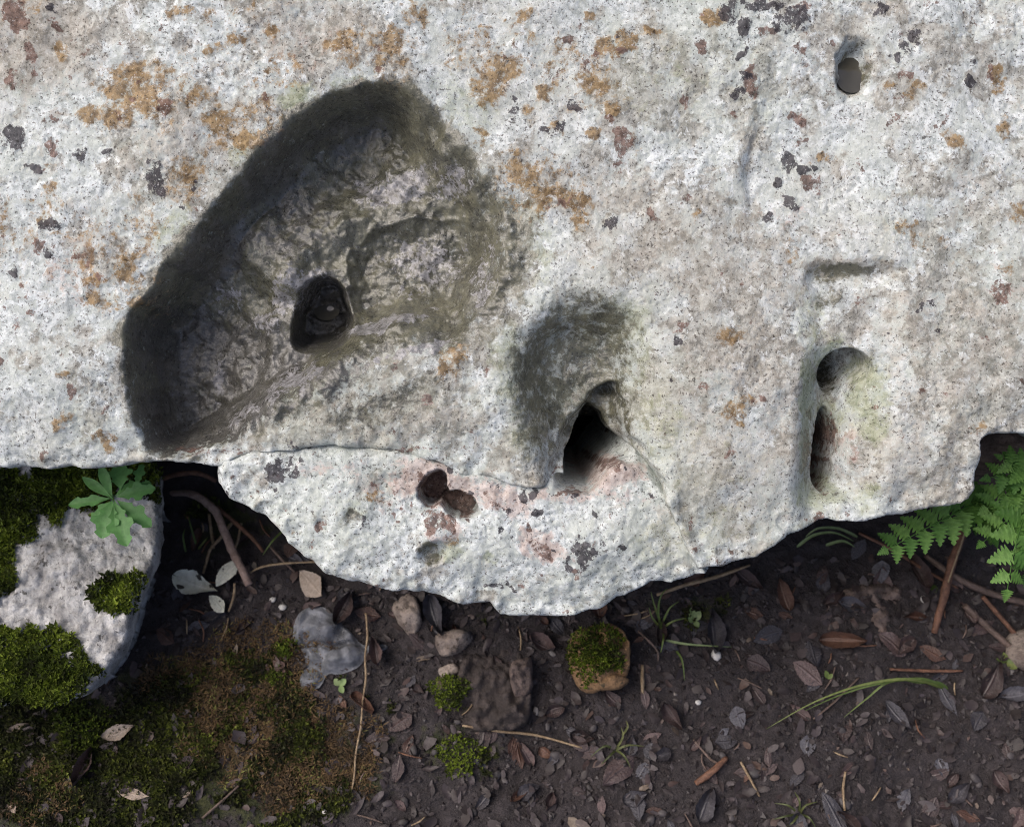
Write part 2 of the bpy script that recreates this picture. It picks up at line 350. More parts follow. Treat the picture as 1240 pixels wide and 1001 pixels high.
    # the small round hole
    hole = sstep(1.3, 0.5, ell(x+3.5*fbm(x, y, 16, 3, 57), y+3.5*fbm(x, y, 16, 3, 58), 1036, 80, 20, 33, 4)); h -= 30*hole
    h -= (7*np.abs(fbm(x, y, 44, 3, 48))+5*np.maximum(fbm(x, y, 22, 2, 49), 0))*sstep(70, 0, e)
    # rolled edge
    R = 6+5*fbm(x, y, 45, 2, 71); R = np.maximum(R, 2.5); q = np.clip(1-e/R, 0, 1)
    h -= R*(1-np.sqrt(np.maximum(1-q*q, 0)))
    # leaning hole axes
    ox = -0.08*85*pit+0.0*slit; oy = -0.18*85*pit-0.45*40*sstep(-7, 16, d3)-0.40*48*head-0.10*30*hole
    return h, ox.astype(np.float32), oy.astype(np.float32)
def blobs(x, y, lst, seed):
    wx = x+7*fbm(x, y, 26, 3, seed)+3*fbm(x, y, 8, 2, seed+2); wy = y+7*fbm(x, y, 26, 3, seed+1)+3*fbm(x, y, 8, 2, seed+3); v = np.zeros(x.shape, np.float32)
    for b in lst:
        cx, cy, rx = b[:3]; ry = b[3] if len(b) > 3 else rx; an = b[4] if len(b) > 4 else 0; top = b[5] if len(b) > 5 else 0.8
        v = np.maximum(v, top*sstep(1.5, 0.45, ell(wx, wy, cx, cy, rx, ry, an)))
    return v
OCHRE = [(130, 330, 60, 50, 20, 0.45), (300, 150, 50, 30, -40, 0.5), (460, 70, 60, 30, 0, 0.42), (600, 60, 60, 40, 0, 0.4), (700, 90, 60, 50, 0, 0.4), (650, 225, 60, 40, 20, 0.5), (230, 215, 40, 24, -40, 0.5), (170, 270, 26, 40, 30, 0.45), (240, 110, 30, 40, 0, 0.45), (330, 90, 40, 24, -20, 0.42), (160, 108, 44, 34), (145, 140, 30, 16), (190, 125, 26), (265, 148, 24, 22), (295, 168, 22, 16), (110, 140, 13, 10), (215, 15, 18, 9), (590, 102, 24, 26), (612, 80, 26, 16, -30),
         (656, 112, 13), (640, 130, 9), (735, 60, 17, 13), (762, 50, 14), (795, 40, 14, 9), (722, 105, 17, 18), (720, 160, 10), (740, 130, 10), (630, 208, 20, 20), (660, 238, 20, 14), (692, 240, 24, 18, 20), (708, 272, 12),
         (480, 52, 14, 20), (500, 18, 18, 14), (412, 62, 20, 10), (884, 402, 18, 15, -30, 0.65), (894, 495, 19, 17, 0, 0.62), (150, 318, 22, 24, 0, 0.65), (112, 362, 17, 10), (136, 358, 9),
         (75, 510, 13), (122, 530, 10), (82, 452, 10), (545, 438, 16, 22, 40), (1216, 92, 12, 16), (1222, 152, 10, 14), (640, 20, 14, 8), (1190, 518, 9), (668, 150, 9, 12), (715, 20, 10, 8), (860, 20, 9), (70, 60, 10, 12, 0, 0.7),
         (560, 20, 8), (250, 60, 8), (840, 255, 7), (-60, 300, 40), (1330, 240, 40), (1340, 420, 25), (500, -70, 50, 30), (900, -90, 60, 30), (330, 40, 9, 6)]
SOOT = [(14, 166, 15, 13), (40, 206, 11, 6, 20), (190, 214, 12, 24, -12), (64, 272, 15, 9, -25), (55, 305, 8, 7), (95, 188, 12, 9, 0, 0.55), (882, 16, 13), (905, 30, 12), (935, 8, 15, 8), (962, 24, 20, 15), (1070, 6, 9), (1098, 60, 9, 7),
        (1112, 46, 8, 10), (1085, 70, 6), (1176, 100, 8), (955, 190, 10, 14), (975, 205, 9, 7), (957, 245, 12, 10), (946, 220, 6), (735, 266, 10), (933, 262, 5, 9), (902, 62, 6), (903, 92, 5), (895, 110, 7), (312, 30, 13, 8, 0, 0.5),
        (900, 5, 30, 6), (1185, 70, 5), (990, 200, 6), (130, 180, 5), (62, 8, 6), (15, 330, 6, 9), (-70, 170, 20), (1300, 70, 18)]
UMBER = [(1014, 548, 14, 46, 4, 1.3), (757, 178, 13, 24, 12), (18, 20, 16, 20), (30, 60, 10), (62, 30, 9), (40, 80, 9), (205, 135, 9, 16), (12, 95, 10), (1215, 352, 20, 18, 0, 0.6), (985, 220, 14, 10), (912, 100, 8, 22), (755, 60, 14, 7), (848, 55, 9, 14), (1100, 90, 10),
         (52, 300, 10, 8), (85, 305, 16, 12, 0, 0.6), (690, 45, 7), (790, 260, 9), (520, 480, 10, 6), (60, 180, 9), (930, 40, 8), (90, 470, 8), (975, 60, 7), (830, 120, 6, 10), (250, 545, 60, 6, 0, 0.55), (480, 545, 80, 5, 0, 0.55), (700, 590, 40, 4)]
DIRT = [(40, 50, 85, 75, 0, 0.75), (370, 35, 100, 60, 0, 0.65), (230, 180, 90, 80, 0, 0.7), (600, 330, 40, 130, 10, 0.5), (110, 300, 55, 40, 0, 0.6), (740, 230, 70, 45, 0, 0.5), (800, 300, 120, 40, 0, 0.5), (900, 330, 120, 60, 0, 0.5), (880, 500, 140, 140, 0, 0.55),
        (1150, 420, 130, 110, 0, 0.55), (470, 500, 120, 45, 0, 0.6), (1110, 540, 100, 100, 0, 0.52), (900, 630, 90, 45, 0, 0.5), (640, 560, 60, 40, 0, 0.5), (1020, 320, 60, 12, 0, 0.7), (1190, 230, 50, 40, 0, 0.45)]
PINKS = [(950, 260, 40, 20, 0, 0.4), (90, 330, 50, 50, 0, 0.45), (1215, 350, 30, 30, 0, 0.35), (350, 60, 80, 40, 0, 0.3), (740, 570, 40, 16, 0, 0.45), (1036, 540, 14, 40, 0, 0.5)]
GREENS = [(300, 180, 40, 20, -48, 0.6), (210, 280, 40, 18, -48, 0.55), (560, 130, 60, 40, 40, 0.5), (640, 300, 40, 90, 0, 0.5), (620, 440, 30, 60, 0, 0.6), (800, 520, 40, 70, 0, 0.5), (740, 400, 60, 50, 0, 0.6), (360, 118, 30, 16, -25, 0.75), (425, 100, 35, 14, -10, 0.6), (800, 90, 90, 50, 0, 0.35), (1010, 425, 30, 20, 0, 0.7), (1062, 490, 22, 60, 0, 0.7), (982, 500, 16, 90, 0, 0.8), (1020, 500, 30, 30, 0, 0.6), (1000, 600, 40, 26, 0, 0.65), (690, 480, 60, 40, 0, 0.65),
          (770, 430, 20, 60, 0, 0.55), (640, 500, 30, 70, 0, 0.5), (850, 560, 90, 60, 0, 0.3), (880, 640, 60, 40, 0, 0.4), (985, 380, 24, 40, 0, 0.5), (1060, 610, 20, 22, 0, 0.6), (1100, 250, 60, 40, 0, 0.3)]
def slab_attrs(x, y, sd):
    wx = x+9*fbm(x, y, 40, 3, 81)+4*fbm(x, y, 12, 2, 83); wy = y+9*fbm(x, y, 40, 3, 82)+4*fbm(x, y, 12, 2, 84)
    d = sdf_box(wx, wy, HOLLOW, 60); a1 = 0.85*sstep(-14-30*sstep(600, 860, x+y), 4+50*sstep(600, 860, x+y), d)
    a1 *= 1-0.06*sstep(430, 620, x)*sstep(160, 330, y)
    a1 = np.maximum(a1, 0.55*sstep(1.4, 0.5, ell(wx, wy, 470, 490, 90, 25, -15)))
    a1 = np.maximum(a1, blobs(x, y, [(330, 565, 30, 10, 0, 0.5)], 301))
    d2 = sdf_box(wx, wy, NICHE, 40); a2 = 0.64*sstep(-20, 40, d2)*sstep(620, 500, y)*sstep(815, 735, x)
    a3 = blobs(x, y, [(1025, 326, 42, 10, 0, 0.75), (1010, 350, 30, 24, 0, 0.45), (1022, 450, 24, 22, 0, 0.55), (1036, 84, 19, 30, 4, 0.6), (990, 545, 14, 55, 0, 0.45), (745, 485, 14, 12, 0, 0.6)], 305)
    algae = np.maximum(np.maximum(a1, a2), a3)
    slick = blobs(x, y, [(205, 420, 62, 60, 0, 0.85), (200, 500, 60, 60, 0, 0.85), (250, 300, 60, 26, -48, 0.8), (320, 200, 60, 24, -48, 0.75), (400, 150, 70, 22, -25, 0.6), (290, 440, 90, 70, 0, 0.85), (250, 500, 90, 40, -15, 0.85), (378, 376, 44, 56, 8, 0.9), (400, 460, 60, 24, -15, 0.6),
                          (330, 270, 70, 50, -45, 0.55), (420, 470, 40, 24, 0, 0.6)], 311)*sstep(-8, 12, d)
    scour = blobs(x, y, [(470, 215, 55, 24, -20, 0.75), (545, 215, 26, 24, 0, 0.6), (345, 345, 45, 26, -30, 0.65), (350, 460, 44, 20, -30, 0.7), (235, 460, 12, 34, 0, 0.6), (505, 310, 55, 40, 0, 0.6), (450, 392, 60, 10, -15, 0.85),
                         (280, 500, 26, 14, -20, 0.55), (250, 350, 26, 18, -30, 0.5), (500, 425, 50, 9, -12, 0.7), (430, 215, 20, 14, 0, 0.6), (300, 385, 24, 18, 0, 0.6), (585, 330, 20, 40, 10, 0.55)], 317)*sstep(-5, 10, d)
    scat = sstep(0.55, 1.0, fbm(x, y, 60, 3, 401)); scat2 = sstep(0.68, 1.0, fbm(x, y, 30, 3, 403)); clear = 1-np.clip(algae*1.6, 0, 1)
    up = sstep(400, 220, y)
    ochre = np.maximum(blobs(x, y, OCHRE, 321), ((0.72*scat+0.52*sstep(-0.3, 0.6, fbm(x, y, 130, 3, 409))*sstep(780, 420, x+0.6*y))*up)*clear)
    soot = np.maximum(blobs(x, y, SOOT, 331), 0.62*scat2*clear*sstep(0.1, 0.5, fbm(x, y, 170, 2, 405)))
    umber = np.maximum(blobs(x, y, UMBER, 341), 0.55*sstep(0.5, 1, fbm(x, y, 24, 3, 407))*clear)
    return dict(algae=algae, slick=slick, scour=scour, ochre=ochre, soot=soot, umber=umber, dirt=blobs(x, y, DIRT, 351), pink=blobs(x, y, PINKS, 361), green=blobs(x, y, GREENS, 371))

def jitter(poly, amp, scale, seed):
    p = []                                               # resample, then roughen
    for i in range(len(poly)):
        a = np.array(poly[i], float); b = np.array(poly[(i+1) % len(poly)], float); n = max(1, int(np.hypot(*(b-a))/11)) if np.hypot(*(b-a)) < 400 else 6
        for k in range(n): p.append(a+(b-a)*k/n)
    p = np.array(p); return p+np.stack([amp*fbm(p[:, 0], p[:, 1], scale, 3, seed), amp*fbm(p[:, 0], p[:, 1], scale, 3, seed+1)], 1)
SLAB_EDGE = [(-760, 600), (-400, 575), (-120, 560), (0, 566), (90, 567), (180, 561), (262, 563), (300, 549), (400, 541), (480, 547), (560, 573), (600, 583), (682, 593), (688, 562), (700, 530), (716, 503), (732, 514), (746, 537),
             (764, 549), (780, 562), (790, 581), (806, 602), (826, 642), (838, 678), (850, 693), (882, 687), (930, 672), (975, 645), (1005, 632), (1060, 634), (1110, 624), (1150, 614), (1186, 606), (1193, 570), (1194, 530), (1200, 524), (1260, 522),
             (1400, 560), (1700, 590), (2000, 560), (2000, -900), (-760, -900)]
rock = limestone()
boulder = tag(empty('limestone_boulder', (0, 0.2, 0)), 'large pale limestone boulder with carved hollows and ochre lichen', 'boulder')
xs = axis(-40, 1285, 1.6, -860, 2110); ys = axis(-30, 722, 1.6, -1000, 790)
me = heightfield('upper_slab', xs, ys, jitter(SLAB_EDGE, 4.5, 26, 91), slab_h, ROCK_FRAME, (1000, 95, 60), slab_attrs)
o = link('upper_slab', me, rock, boulder); o.matrix_parent_inverse = Matrix.Translation((0, -0.2, 0))

LEDGE = [(264, 562), (266, 585), (280, 604), (302, 612), (320, 624), (345, 648), (372, 674), (400, 690), (440, 704), (500, 718), (560, 728), (590, 731), (600, 741), (608, 750), (640, 745), (665, 746), (690, 749), (715, 742), (745, 727), (790, 707), (830, 698), (862, 690),
         (885, 655), (880, 560), (860, 470), (700, 440), (450, 450), (300, 470), (268, 520)]
CRX = np.array([240, 262, 300, 400, 480, 560, 600, 680, 716, 728, 740, 755, 772, 790, 808, 834, 858, 905]); CRY = np.array([562, 563, 551, 543, 549, 575, 585, 597, 602, 588, 570, 562, 572, 582, 602, 640, 696, 760])
def ledge_h(x, y, e):
    wx = x+3*fbm(x, y, 25, 3, 121); wy = y+3*fbm(x, y, 25, 3, 122)
    h = -17+7*fbm(x, y, 90, 2, 131)+3.4*fbm(x, y, 42, 3, 132)+1.8*fbm(x, y, 16, 3, 133)+0.8*fbm(x, y, 7, 2, 134)
    h += 8*dome(x, y, 480, 640, 170, 60)+8*dome(x, y, 720, 660, 110, 50)
    h -= 14*sstep(640, 745, y)
    yc = np.interp(x, CRX, CRY); over = np.maximum(yc-y, 0); h -= (1.6+7*sstep(670, 690, x)*sstep(775, 745, x))*over+3*np.exp(-((y-yc)/6)**2)*sstep(830, 780, x)
    ux = x+4*fbm(x, y, 18, 3, 161); uy = y+4*fbm(x, y, 18, 3, 162)
    h -= 66*sstep(1.12, 0.80, ell(ux, uy, 523, 593, 18, 22, 20))+66*sstep(1.12, 0.82, ell(ux, uy, 557, 612, 23, 15, 20))+10*dome(x, y, 535, 600, 40, 24)
    h -= 15*sstep(1.3, 0.5, ell(wx, wy, 524, 672, 17, 12, -20))+6*dome(x, y, 545, 664, 22, 14)
    h -= 1.8*sstep(0.32, 0.05, worley(x+4*fbm(x, y, 9, 2, 139), y, 15, 8))*sstep(0, 0.5, fbm(x, y, 60, 2, 138))
    h -= 5*sstep(1.2, 0.5, ell(wx, wy, 388, 636, 7, 9))+4*sstep(1.2, 0.5, ell(wx, wy, 425, 628, 14, 12))
    h -= (9*np.abs(fbm(x, y, 50, 3, 148))+5*np.maximum(fbm(x, y, 20, 2, 149), 0))*sstep(60, 0, e); R = np.maximum(10+8*fbm(x, y, 45, 2, 141), 4); q = np.clip(1-e/R, 0, 1); h -= R*(1-np.sqrt(np.maximum(1-q*q, 0)))
    z = np.zeros_like(h); return h, z, z
def ledge_attrs(x, y, sd):
    L = dict(
        pink=[(530, 588, 62, 28, 15, 0.85), (600, 600, 50, 20, 20, 0.7), (660, 663, 40, 18, 25, 0.7), (470, 605, 30, 20, 0, 0.55), (740, 572, 50, 20, 0, 0.75), (540, 650, 30, 20, 0, 0.6), (390, 570, 60, 12, 0, 0.4), (700, 600, 90, 10, 0, 0.5)],
        umber=[(523, 593, 17, 21, 20, 1.25), (557, 612, 21, 14, 20, 1.25), (525, 632, 20, 12, 20, 0.75), (545, 642, 10, 12, 0, 0.7), (388, 634, 6, 9), (655, 668, 30, 8, 25, 0.55), (470, 600, 14, 9, 0, 0.6), (690, 600, 18, 5), (740, 560, 20, 8, 0, 0.7), (640, 640, 6)],
        soot=[(334, 567, 19, 13, 15, 0.9), (635, 603, 8, 9), (650, 622, 8, 7), (706, 668, 14, 11, 30, 0.9), (722, 672, 11, 7, -30, 0.9), (712, 680, 7, 9, 0, 0.9), (748, 665, 7, 5), (690, 684, 6), (610, 645, 5), (645, 592, 5), (720, 625, 5), (440, 640, 8, 6), (700, 652, 5)],
        algae=[(524, 672, 15, 11, -20, 0.6), (425, 628, 14, 12, 0, 0.55), (760, 712, 14, 6, 0, 0.5)], green=[(545, 668, 24, 16, 0, 0.6), (592, 678, 9, 9, 0, 0.8), (800, 660, 50, 40, 0, 0.4), (430, 620, 18, 14, 0, 0.5)],
        dirt=[(300, 585, 30, 14, 0, 0.4), (470, 590, 60, 20, 0, 0.5), (810, 640, 40, 50, 0, 0.5), (650, 730, 200, 8, 0, 0.4)], ochre=[(458, 602, 14, 8, 0, 0.6), (545, 655, 10, 7, 0, 0.55), (350, 650, 6, 6, 0, 0.5)], slick=[(5000, 5000, 1)], scour=[(5000, 5000, 1)])
    r = {k: blobs(x, y, v, 500+11*i) for i, (k, v) in enumerate(L.items())}
    r['clean'] = np.ones_like(x); r['soot'] = np.maximum(r['soot'], 0.58*sstep(0.8, 1.0, fbm(x, y, 14, 2, 601))); r['umber'] = np.maximum(r['umber'], 0.55*sstep(0.75, 1, fbm(x, y, 18, 2, 603)))
    return r
lp = np.array(LEDGE, float); k_ = 1+0.028; lp = (lp-np.array([620, 500.5]))*k_+np.array([620, 500.5])   # the ledge lies a little farther down than the slab
me = heightfield('lower_ledge', axis(180, 960, 1.5, 178, 962), axis(400, 850, 1.5, 398, 852), jitter(lp, 5, 24, 95), ledge_h, ROCK_FRAME, (560, 72, 70), ledge_attrs)
o = link('lower_ledge', me, rock, boulder); o.matrix_parent_inverse = Matrix.Translation((0, -0.2, 0))

# water standing in two of the holes
def water_mat():
    s = NT('still_water'); n = s.noise(26, 1, 0.4)
    return s.done((0.05, 0.046, 0.034), 0.02, s.bump(n, 0.7, 0.012), 1.0)
WATER = water_mat()
def pool(cx, cy, h, rx, ry, label, shift=(0, 0)):
    hh = float(slab_h(np.array([cx]*2, np.float32), np.array([cy+(25 if h == -999 else 0)]*2, np.float32), np.array([500.0]*2))[0][0]); h = hh+(20.0 if h == -999 else 8.0)
    P0, U, V, N = ROCK_FRAME; c = P0+U*cx*1e-3-V*cy*1e-3+N*h*1e-3
    n = 28; verts = [c]+[c+np.array([math.cos(t)*rx*1e-3*(1+0.1*math.sin(3*t)), math.sin(t)*ry*1e-3, 0.0]) for t in np.linspace(0, 2*math.pi, n, endpoint=False)]
    me = bpy.data.meshes.new('water_pool'); me.from_pydata([tuple(v) for v in verts], [], [(0, 1+i, 1+(i+1) % n) for i in range(n)]); me.update()
    o = link('water_pool', me, WATER); tag(o, label, 'water', kind='structure')
pool(372, 366, -999, 17, 11, 'dark water standing in the deep pit of the large hollow')
pool(1037, 80, -998, 22, 30, 'clear water standing in the small round hole')

# ------------------------------------------------------------------ THE GROUND
def zone(X, Y, lst):
    """soft patches given in photo pixels on the ground"""
    v = np.zeros(np.shape(X), np.float32)
    for px, py, rx, ry, top in lst:
        c = at(px, py, 0.0); v = np.maximum(v, top*sstep(1.5, 0.3, ell(X, Y, c[0], c[1], rx*GS, ry*GS)))
    return v
MOSSZ = [(40, 890, 120, 80, 0.95), (230, 870, 150, 90, 0.75), (330, 940, 180, 80, 0.7), (150, 980, 200, 50, 0.7), (560, 900, 80, 60, 0.5), (280, 640, 80, 50, 0.55), (440, 900, 60, 80, 0.5), (600, 740, 40, 30, 0.5), (830, 740, 60, 40, 0.5), (0, 570, 200, 60, 0.8), (-200, 800, 200, 200, 0.8)]
RUSTZ = [(330, 890, 110, 60, 0.75), (250, 850, 90, 40, 0.6), (370, 940, 70, 40, 0.6), (300, 800, 100, 40, 0.4), (60, 960, 60, 30, 0.5)]
gx = axis(-1.05, 1.05, 0.0035, -16, 16, 1.18); gy = axis(-1.15, 0.05, 0.0035, -16, 16, 1.18)
GX, GY = np.meshgrid(gx, gy)
GZ = ground_z(GX, GY)+0.0016*fbm(GX*1000, GY*1000, 9, 2, 15)
n0, n1 = GX.shape; ii = np.arange(n0*n1).reshape(n0, n1)
GF = np.stack([ii[:-1, :-1].ravel(), ii[:-1, 1:].ravel(), ii[1:, 1:].ravel(), ii[1:, :-1].ravel()], 1)
me = mesh_np('ground', np.stack([GX, GY, GZ], -1).reshape(-1, 3), GF, {'mossy': zone(GX, GY, MOSSZ).ravel(), 'rusty': zone(GX, GY, RUSTZ).ravel()})
tag(link('ground', me, soil()), kind='structure')

# ------------------------------------------------------------------ stones on the ground
M_grey = stone_mat('grey_lilac_stone', (0.27, 0.265, 0.26), (0.58, 0.58, 0.575), (0.08, 0.075, 0.07), 75)
M_beige = stone_mat('beige_stone', (0.14, 0.11, 0.095), (0.36, 0.30, 0.26), (0.06, 0.045, 0.035), 80)
M_tan = stone_mat('tan_stone', (0.19, 0.115, 0.06), (0.28, 0.17, 0.09), (0.06, 0.05, 0.03), 80)
M_clod = stone_mat('earthy_stone', (0.040, 0.032, 0.030), (0.075, 0.060, 0.056), (0.025, 0.02, 0.018), 90)
M_ruddy = stone_mat('ruddy_stone', (0.08, 0.06, 0.053), (0.20, 0.15, 0.13), (0.04, 0.03, 0.027), 70)
STONE_TOP = {}
def stone(name, poly, z, mat, label, cat='stone', step=3.0, domeh=14, rough=4, seed=0, group=None, tilt=(0, 0), inward=10, key=None, Rm=6, fine=1.0, facet=0.6):
    """poly in photo pixels on the level z (metres above the ground datum)"""
    P = px_poly(smooth_poly(poly, 4), z); P = P+np.stack([fbm(P[:, 0], P[:, 1], 14, 2, seed+3), fbm(P[:, 0], P[:, 1], 14, 2, seed+4)], 1)*2.2
    c = P.mean(0); ext = max(np.ptp(P[:, 0]), np.ptp(P[:, 1]))*0.5
    def hf(x, y, e):
        h = domeh*(1-np.clip(ell(x, y, c[0], c[1], ext, ext), 0, 1.3)**2)-domeh*0.4+rough*fbm(x, y, ext*0.7, 4, seed)+rough*0.35*fbm(x, y, 12, 3, seed+1)
        rf = random.Random(seed); fc = np.full(np.shape(x), 1e9)
        for _ in range(9):
            an = rf.uniform(0, 6.28); sl = rf.uniform(0.15, 0.95); fc = np.minimum(fc, rf.uniform(0.12, 0.34)*ext-sl*((x-c[0])*math.cos(an)+(y-c[1])*math.sin(an)))
        h = h+facet*np.maximum(fc, -ext*0.5)+tilt[0]*(x-c[0])+tilt[1]*(y-c[1])
        h = h+fine*(1.4*fbm(x, y, 9, 3, seed+7)-3*np.abs(fbm(x, y, 30, 3, seed+8))); R = min(Rm, ext*0.45); q = np.clip(1-e/R, 0, 1); h -= R*(1-np.sqrt(np.maximum(1-q*q, 0)))
        q0 = np.zeros_like(h); return h, q0, q0
    reach = min(60, max(26, z*150)); dep = z*1000+70
    lo = P.min(0)-reach-step; hi = P.max(0)+reach+step
    me = heightfield(name, np.arange(lo[0], hi[0], step), np.arange(lo[1], hi[1], step), P, hf, HZ(z), (dep, reach, inward))
    o = link(name, me, mat); tag(o, label, cat, group)
    if key: STONE_TOP[key] = lambda X, Y, hf=hf, P=P, z=z: (lambda s_: (z+hf(X*1000, -Y*1000, np.maximum(s_, 0))[0]*1e-3, s_))(sdf(X*1000, -Y*1000, P)[0])
    return o
mossy = stone('mossy_stone', [(-140, 600), (-60, 556), (60, 545), (150, 552), (184, 562), (187, 610), (186, 650), (176, 690), (164, 720), (148, 775), (124, 812), (100, 838), (60, 850), (10, 848), (-60, 860), (-140, 800)], 0.17, M_grey,
              'rough grey stone half covered in green moss beside the boulder', step=2.0, domeh=3, rough=13, seed=700, inward=46, key='big', Rm=8, fine=1.1, facet=0.10)
stone('stone', [(528, 768), (545, 760), (566, 762), (570, 776), (552, 790), (532, 790)], 0.030, M_beige, 'beige stone half sunk in soil under the ledge tip', seed=710, domeh=3, rough=6, fine=1.8, facet=1.0)
stone('stone', [(531, 808), (548, 800), (557, 808), (546, 820), (534, 820)], 0.020, M_beige, 'small pale stone between beige stone and moss tuft', seed=714, domeh=2, rough=4, fine=1.5, facet=1.0, step=2.0)
stone('stone', [(470, 722), (490, 716), (507, 728), (510, 752), (498, 768), (484, 756), (474, 740)], 0.026, M_beige, 'blotchy beige stone tucked under the ledge edge', seed=718, domeh=2, rough=6, fine=1.8, facet=1.0)
stone('earthy_block', [(560, 795), (600, 782), (638, 795), (644, 850), (632, 878), (570, 882), (548, 862), (553, 820)], 0.026, M_clod, 'blocky dark earth covered stone below the ledge tip', seed=722, domeh=4, rough=16, inward=4, facet=0.35, fine=4.0)
stone('stone', [(621, 800), (640, 794), (646, 815), (641, 838), (624, 840), (616, 820)], 0.040, M_ruddy, 'reddish stone leaning on the dark earth block', seed=726, domeh=2, rough=5, fine=1.8, facet=1.0, step=2.0)
stone('mossy_stone', [(690, 770), (710, 756), (742, 752), (762, 768), (764, 806), (745, 830), (712, 836), (692, 812)], 0.052, M_tan, 'small tan stone with a moss cap near the ledge', seed=730, domeh=8, rough=12, fine=2, facet=0.5, key='small')
stone('stone', [(720, 822), (738, 815), (760, 818), (758, 830), (735, 834), (722, 830)], 0.050, M_tan, 'flat orange tan stone chip against the moss capped stone', seed=734, domeh=5, step=2.4)
stone('stone', [(1000, 725), (1040, 708), (1085, 705), (1105, 722), (1100, 752), (1060, 768), (1015, 760)], 0.000, M_ruddy, 'broad flat stone sunk in soil below the slotted niche', seed=738, domeh=5, rough=16, facet=0.2, fine=2.5)
stone('rock', [(1185, 515), (1200, 505), (1260, 500), (1330, 520), (1330, 560), (1260, 552), (1215, 556), (1192, 548)], 0.26, M_ruddy, 'brown rock wedged behind the fern in the boulder notch', 'rock', seed=746, domeh=5, rough=10)
stone('stone', [(1226, 770), (1260, 758), (1290, 790), (1262, 815), (1230, 800)], 0.016, M_beige, 'speckled beige stone beside the crossed sticks', seed=742, domeh=7)

def Gz(X, Y): return ground_z(X, Y)
LAND = [(1060, 835, 'the arching grass blades'), (1205, 740, 'the crossed sticks'), (1110, 690, 'the long brown leaf'), (1050, 735, 'the broad sunken stone'), (800, 765, 'the loose grass tuft'), (725, 800, 'the moss capped stone'), (595, 830, 'the dark earth block'), (490, 740, 'the blotchy beige stone'),
        (865, 932, 'the rusty bark strip'), (968, 985, 'the low olive grass tuft'), (745, 905, 'the small sparse grass tuft'), (430, 930, 'the long thin straw'), (390, 780, 'the crumpled grey scrap'), (300, 900, 'the withered reddish moss'), (260, 700, 'the ivory leaves'), (60, 930, 'the mossy stone'), (1000, 655, 'the curling grass blades'), (556, 915, 'the olive moss tuft'), (1215, 800, 'the tiny bright green sprout'), (855, 700, 'the pale straw at the boulder rim'), (920, 965, 'the pale broken straw'), (1022, 955, 'the pale kinked straw'), (840, 750, 'the pale green sprout')]
def near(px, py): return min(LAND, key=lambda q: (q[0]-px)**2+(q[1]-py)**2)[2]
SIZE = lambda L: 'large' if L > 42 else 'small' if L < 22 else 'middling'
# pebbles: small countable stones lying on the soil
pebble_me = []
for k in range(5):
    r_ = random.Random(50+k)
    import bmesh
    bm = bmesh.new(); bmesh.ops.create_icosphere(bm, subdivisions=2, radius=1)
    for v in bm.verts:
        f = 1+0.28*float(fbm(np.array([v.co.x*2+k*7]), np.array([v.co.y*2+v.co.z*3]), 1.2, 2, k)[0]); v.co = Vector((v.co.x*f*1.2, v.co.y*f*0.9, v.co.z*f*0.55))
    m_ = bpy.data.meshes.new('pebble'); bm.to_mesh(m_); bm.free()
    for p in m_.polygons: p.use_smooth = True
    pebble_me.append(m_)
M_peb = varied('pebble_stone', [(0, (0.035, 0.030, 0.030)), (0.5, (0.06, 0.053, 0.056)), (0.9, (0.10, 0.088, 0.09)), (1, (0.26, 0.24, 0.23))], 0.6, 0.4, sc=3, bmp=0.0)
for m_ in pebble_me: m_.materials.append(M_peb)
M_white = varied('white_stone', [(0, (0.6, 0.58, 0.55)), (1, (0.7, 0.68, 0.66))], 0.5, 0.5); wm = pebble_me[1].copy(); wm.materials.clear(); wm.materials.append(M_white)
for px, py, r in ((330, 726, 4), (342, 735, 4), (867, 794, 6), (245, 921, 3), (393, 983, 4), (845, 850, 4), (1118, 725, 4)):
    p = on_ground(px, py); o = link('pebble', wm); o.location = (p[0], p[1], p[2]+r*GS*0.25); o.scale = (r*GS*random.uniform(.8, 1.2),)*3; o.rotation_euler = (0, 0, random.uniform(0, 6))
    tag(o, f'tiny white pebble on soil near {near(px, py)}', 'pebble', 'white pebbles on the soil')
for i in range(48):
    px = random.uniform(470, 1260); py = random.uniform(700, 1010); r = random.uniform(3.0, 6.5)
    p = on_ground(px, py); o = link('pebble', pebble_me[i % 5]); o.location = (p[0], p[1], p[2]+r*GS*0.2); o.scale = (r*GS,)*3; o.rotation_euler = (random.uniform(-.3, .3), random.uniform(-.3, .3), random.uniform(0, 6))
    tag(o, f"{'small' if r < 4.7 else 'larger'} dull grey brown pebble in wet soil near {near(px, py)}", 'pebble', 'dull pebbles in the soil')

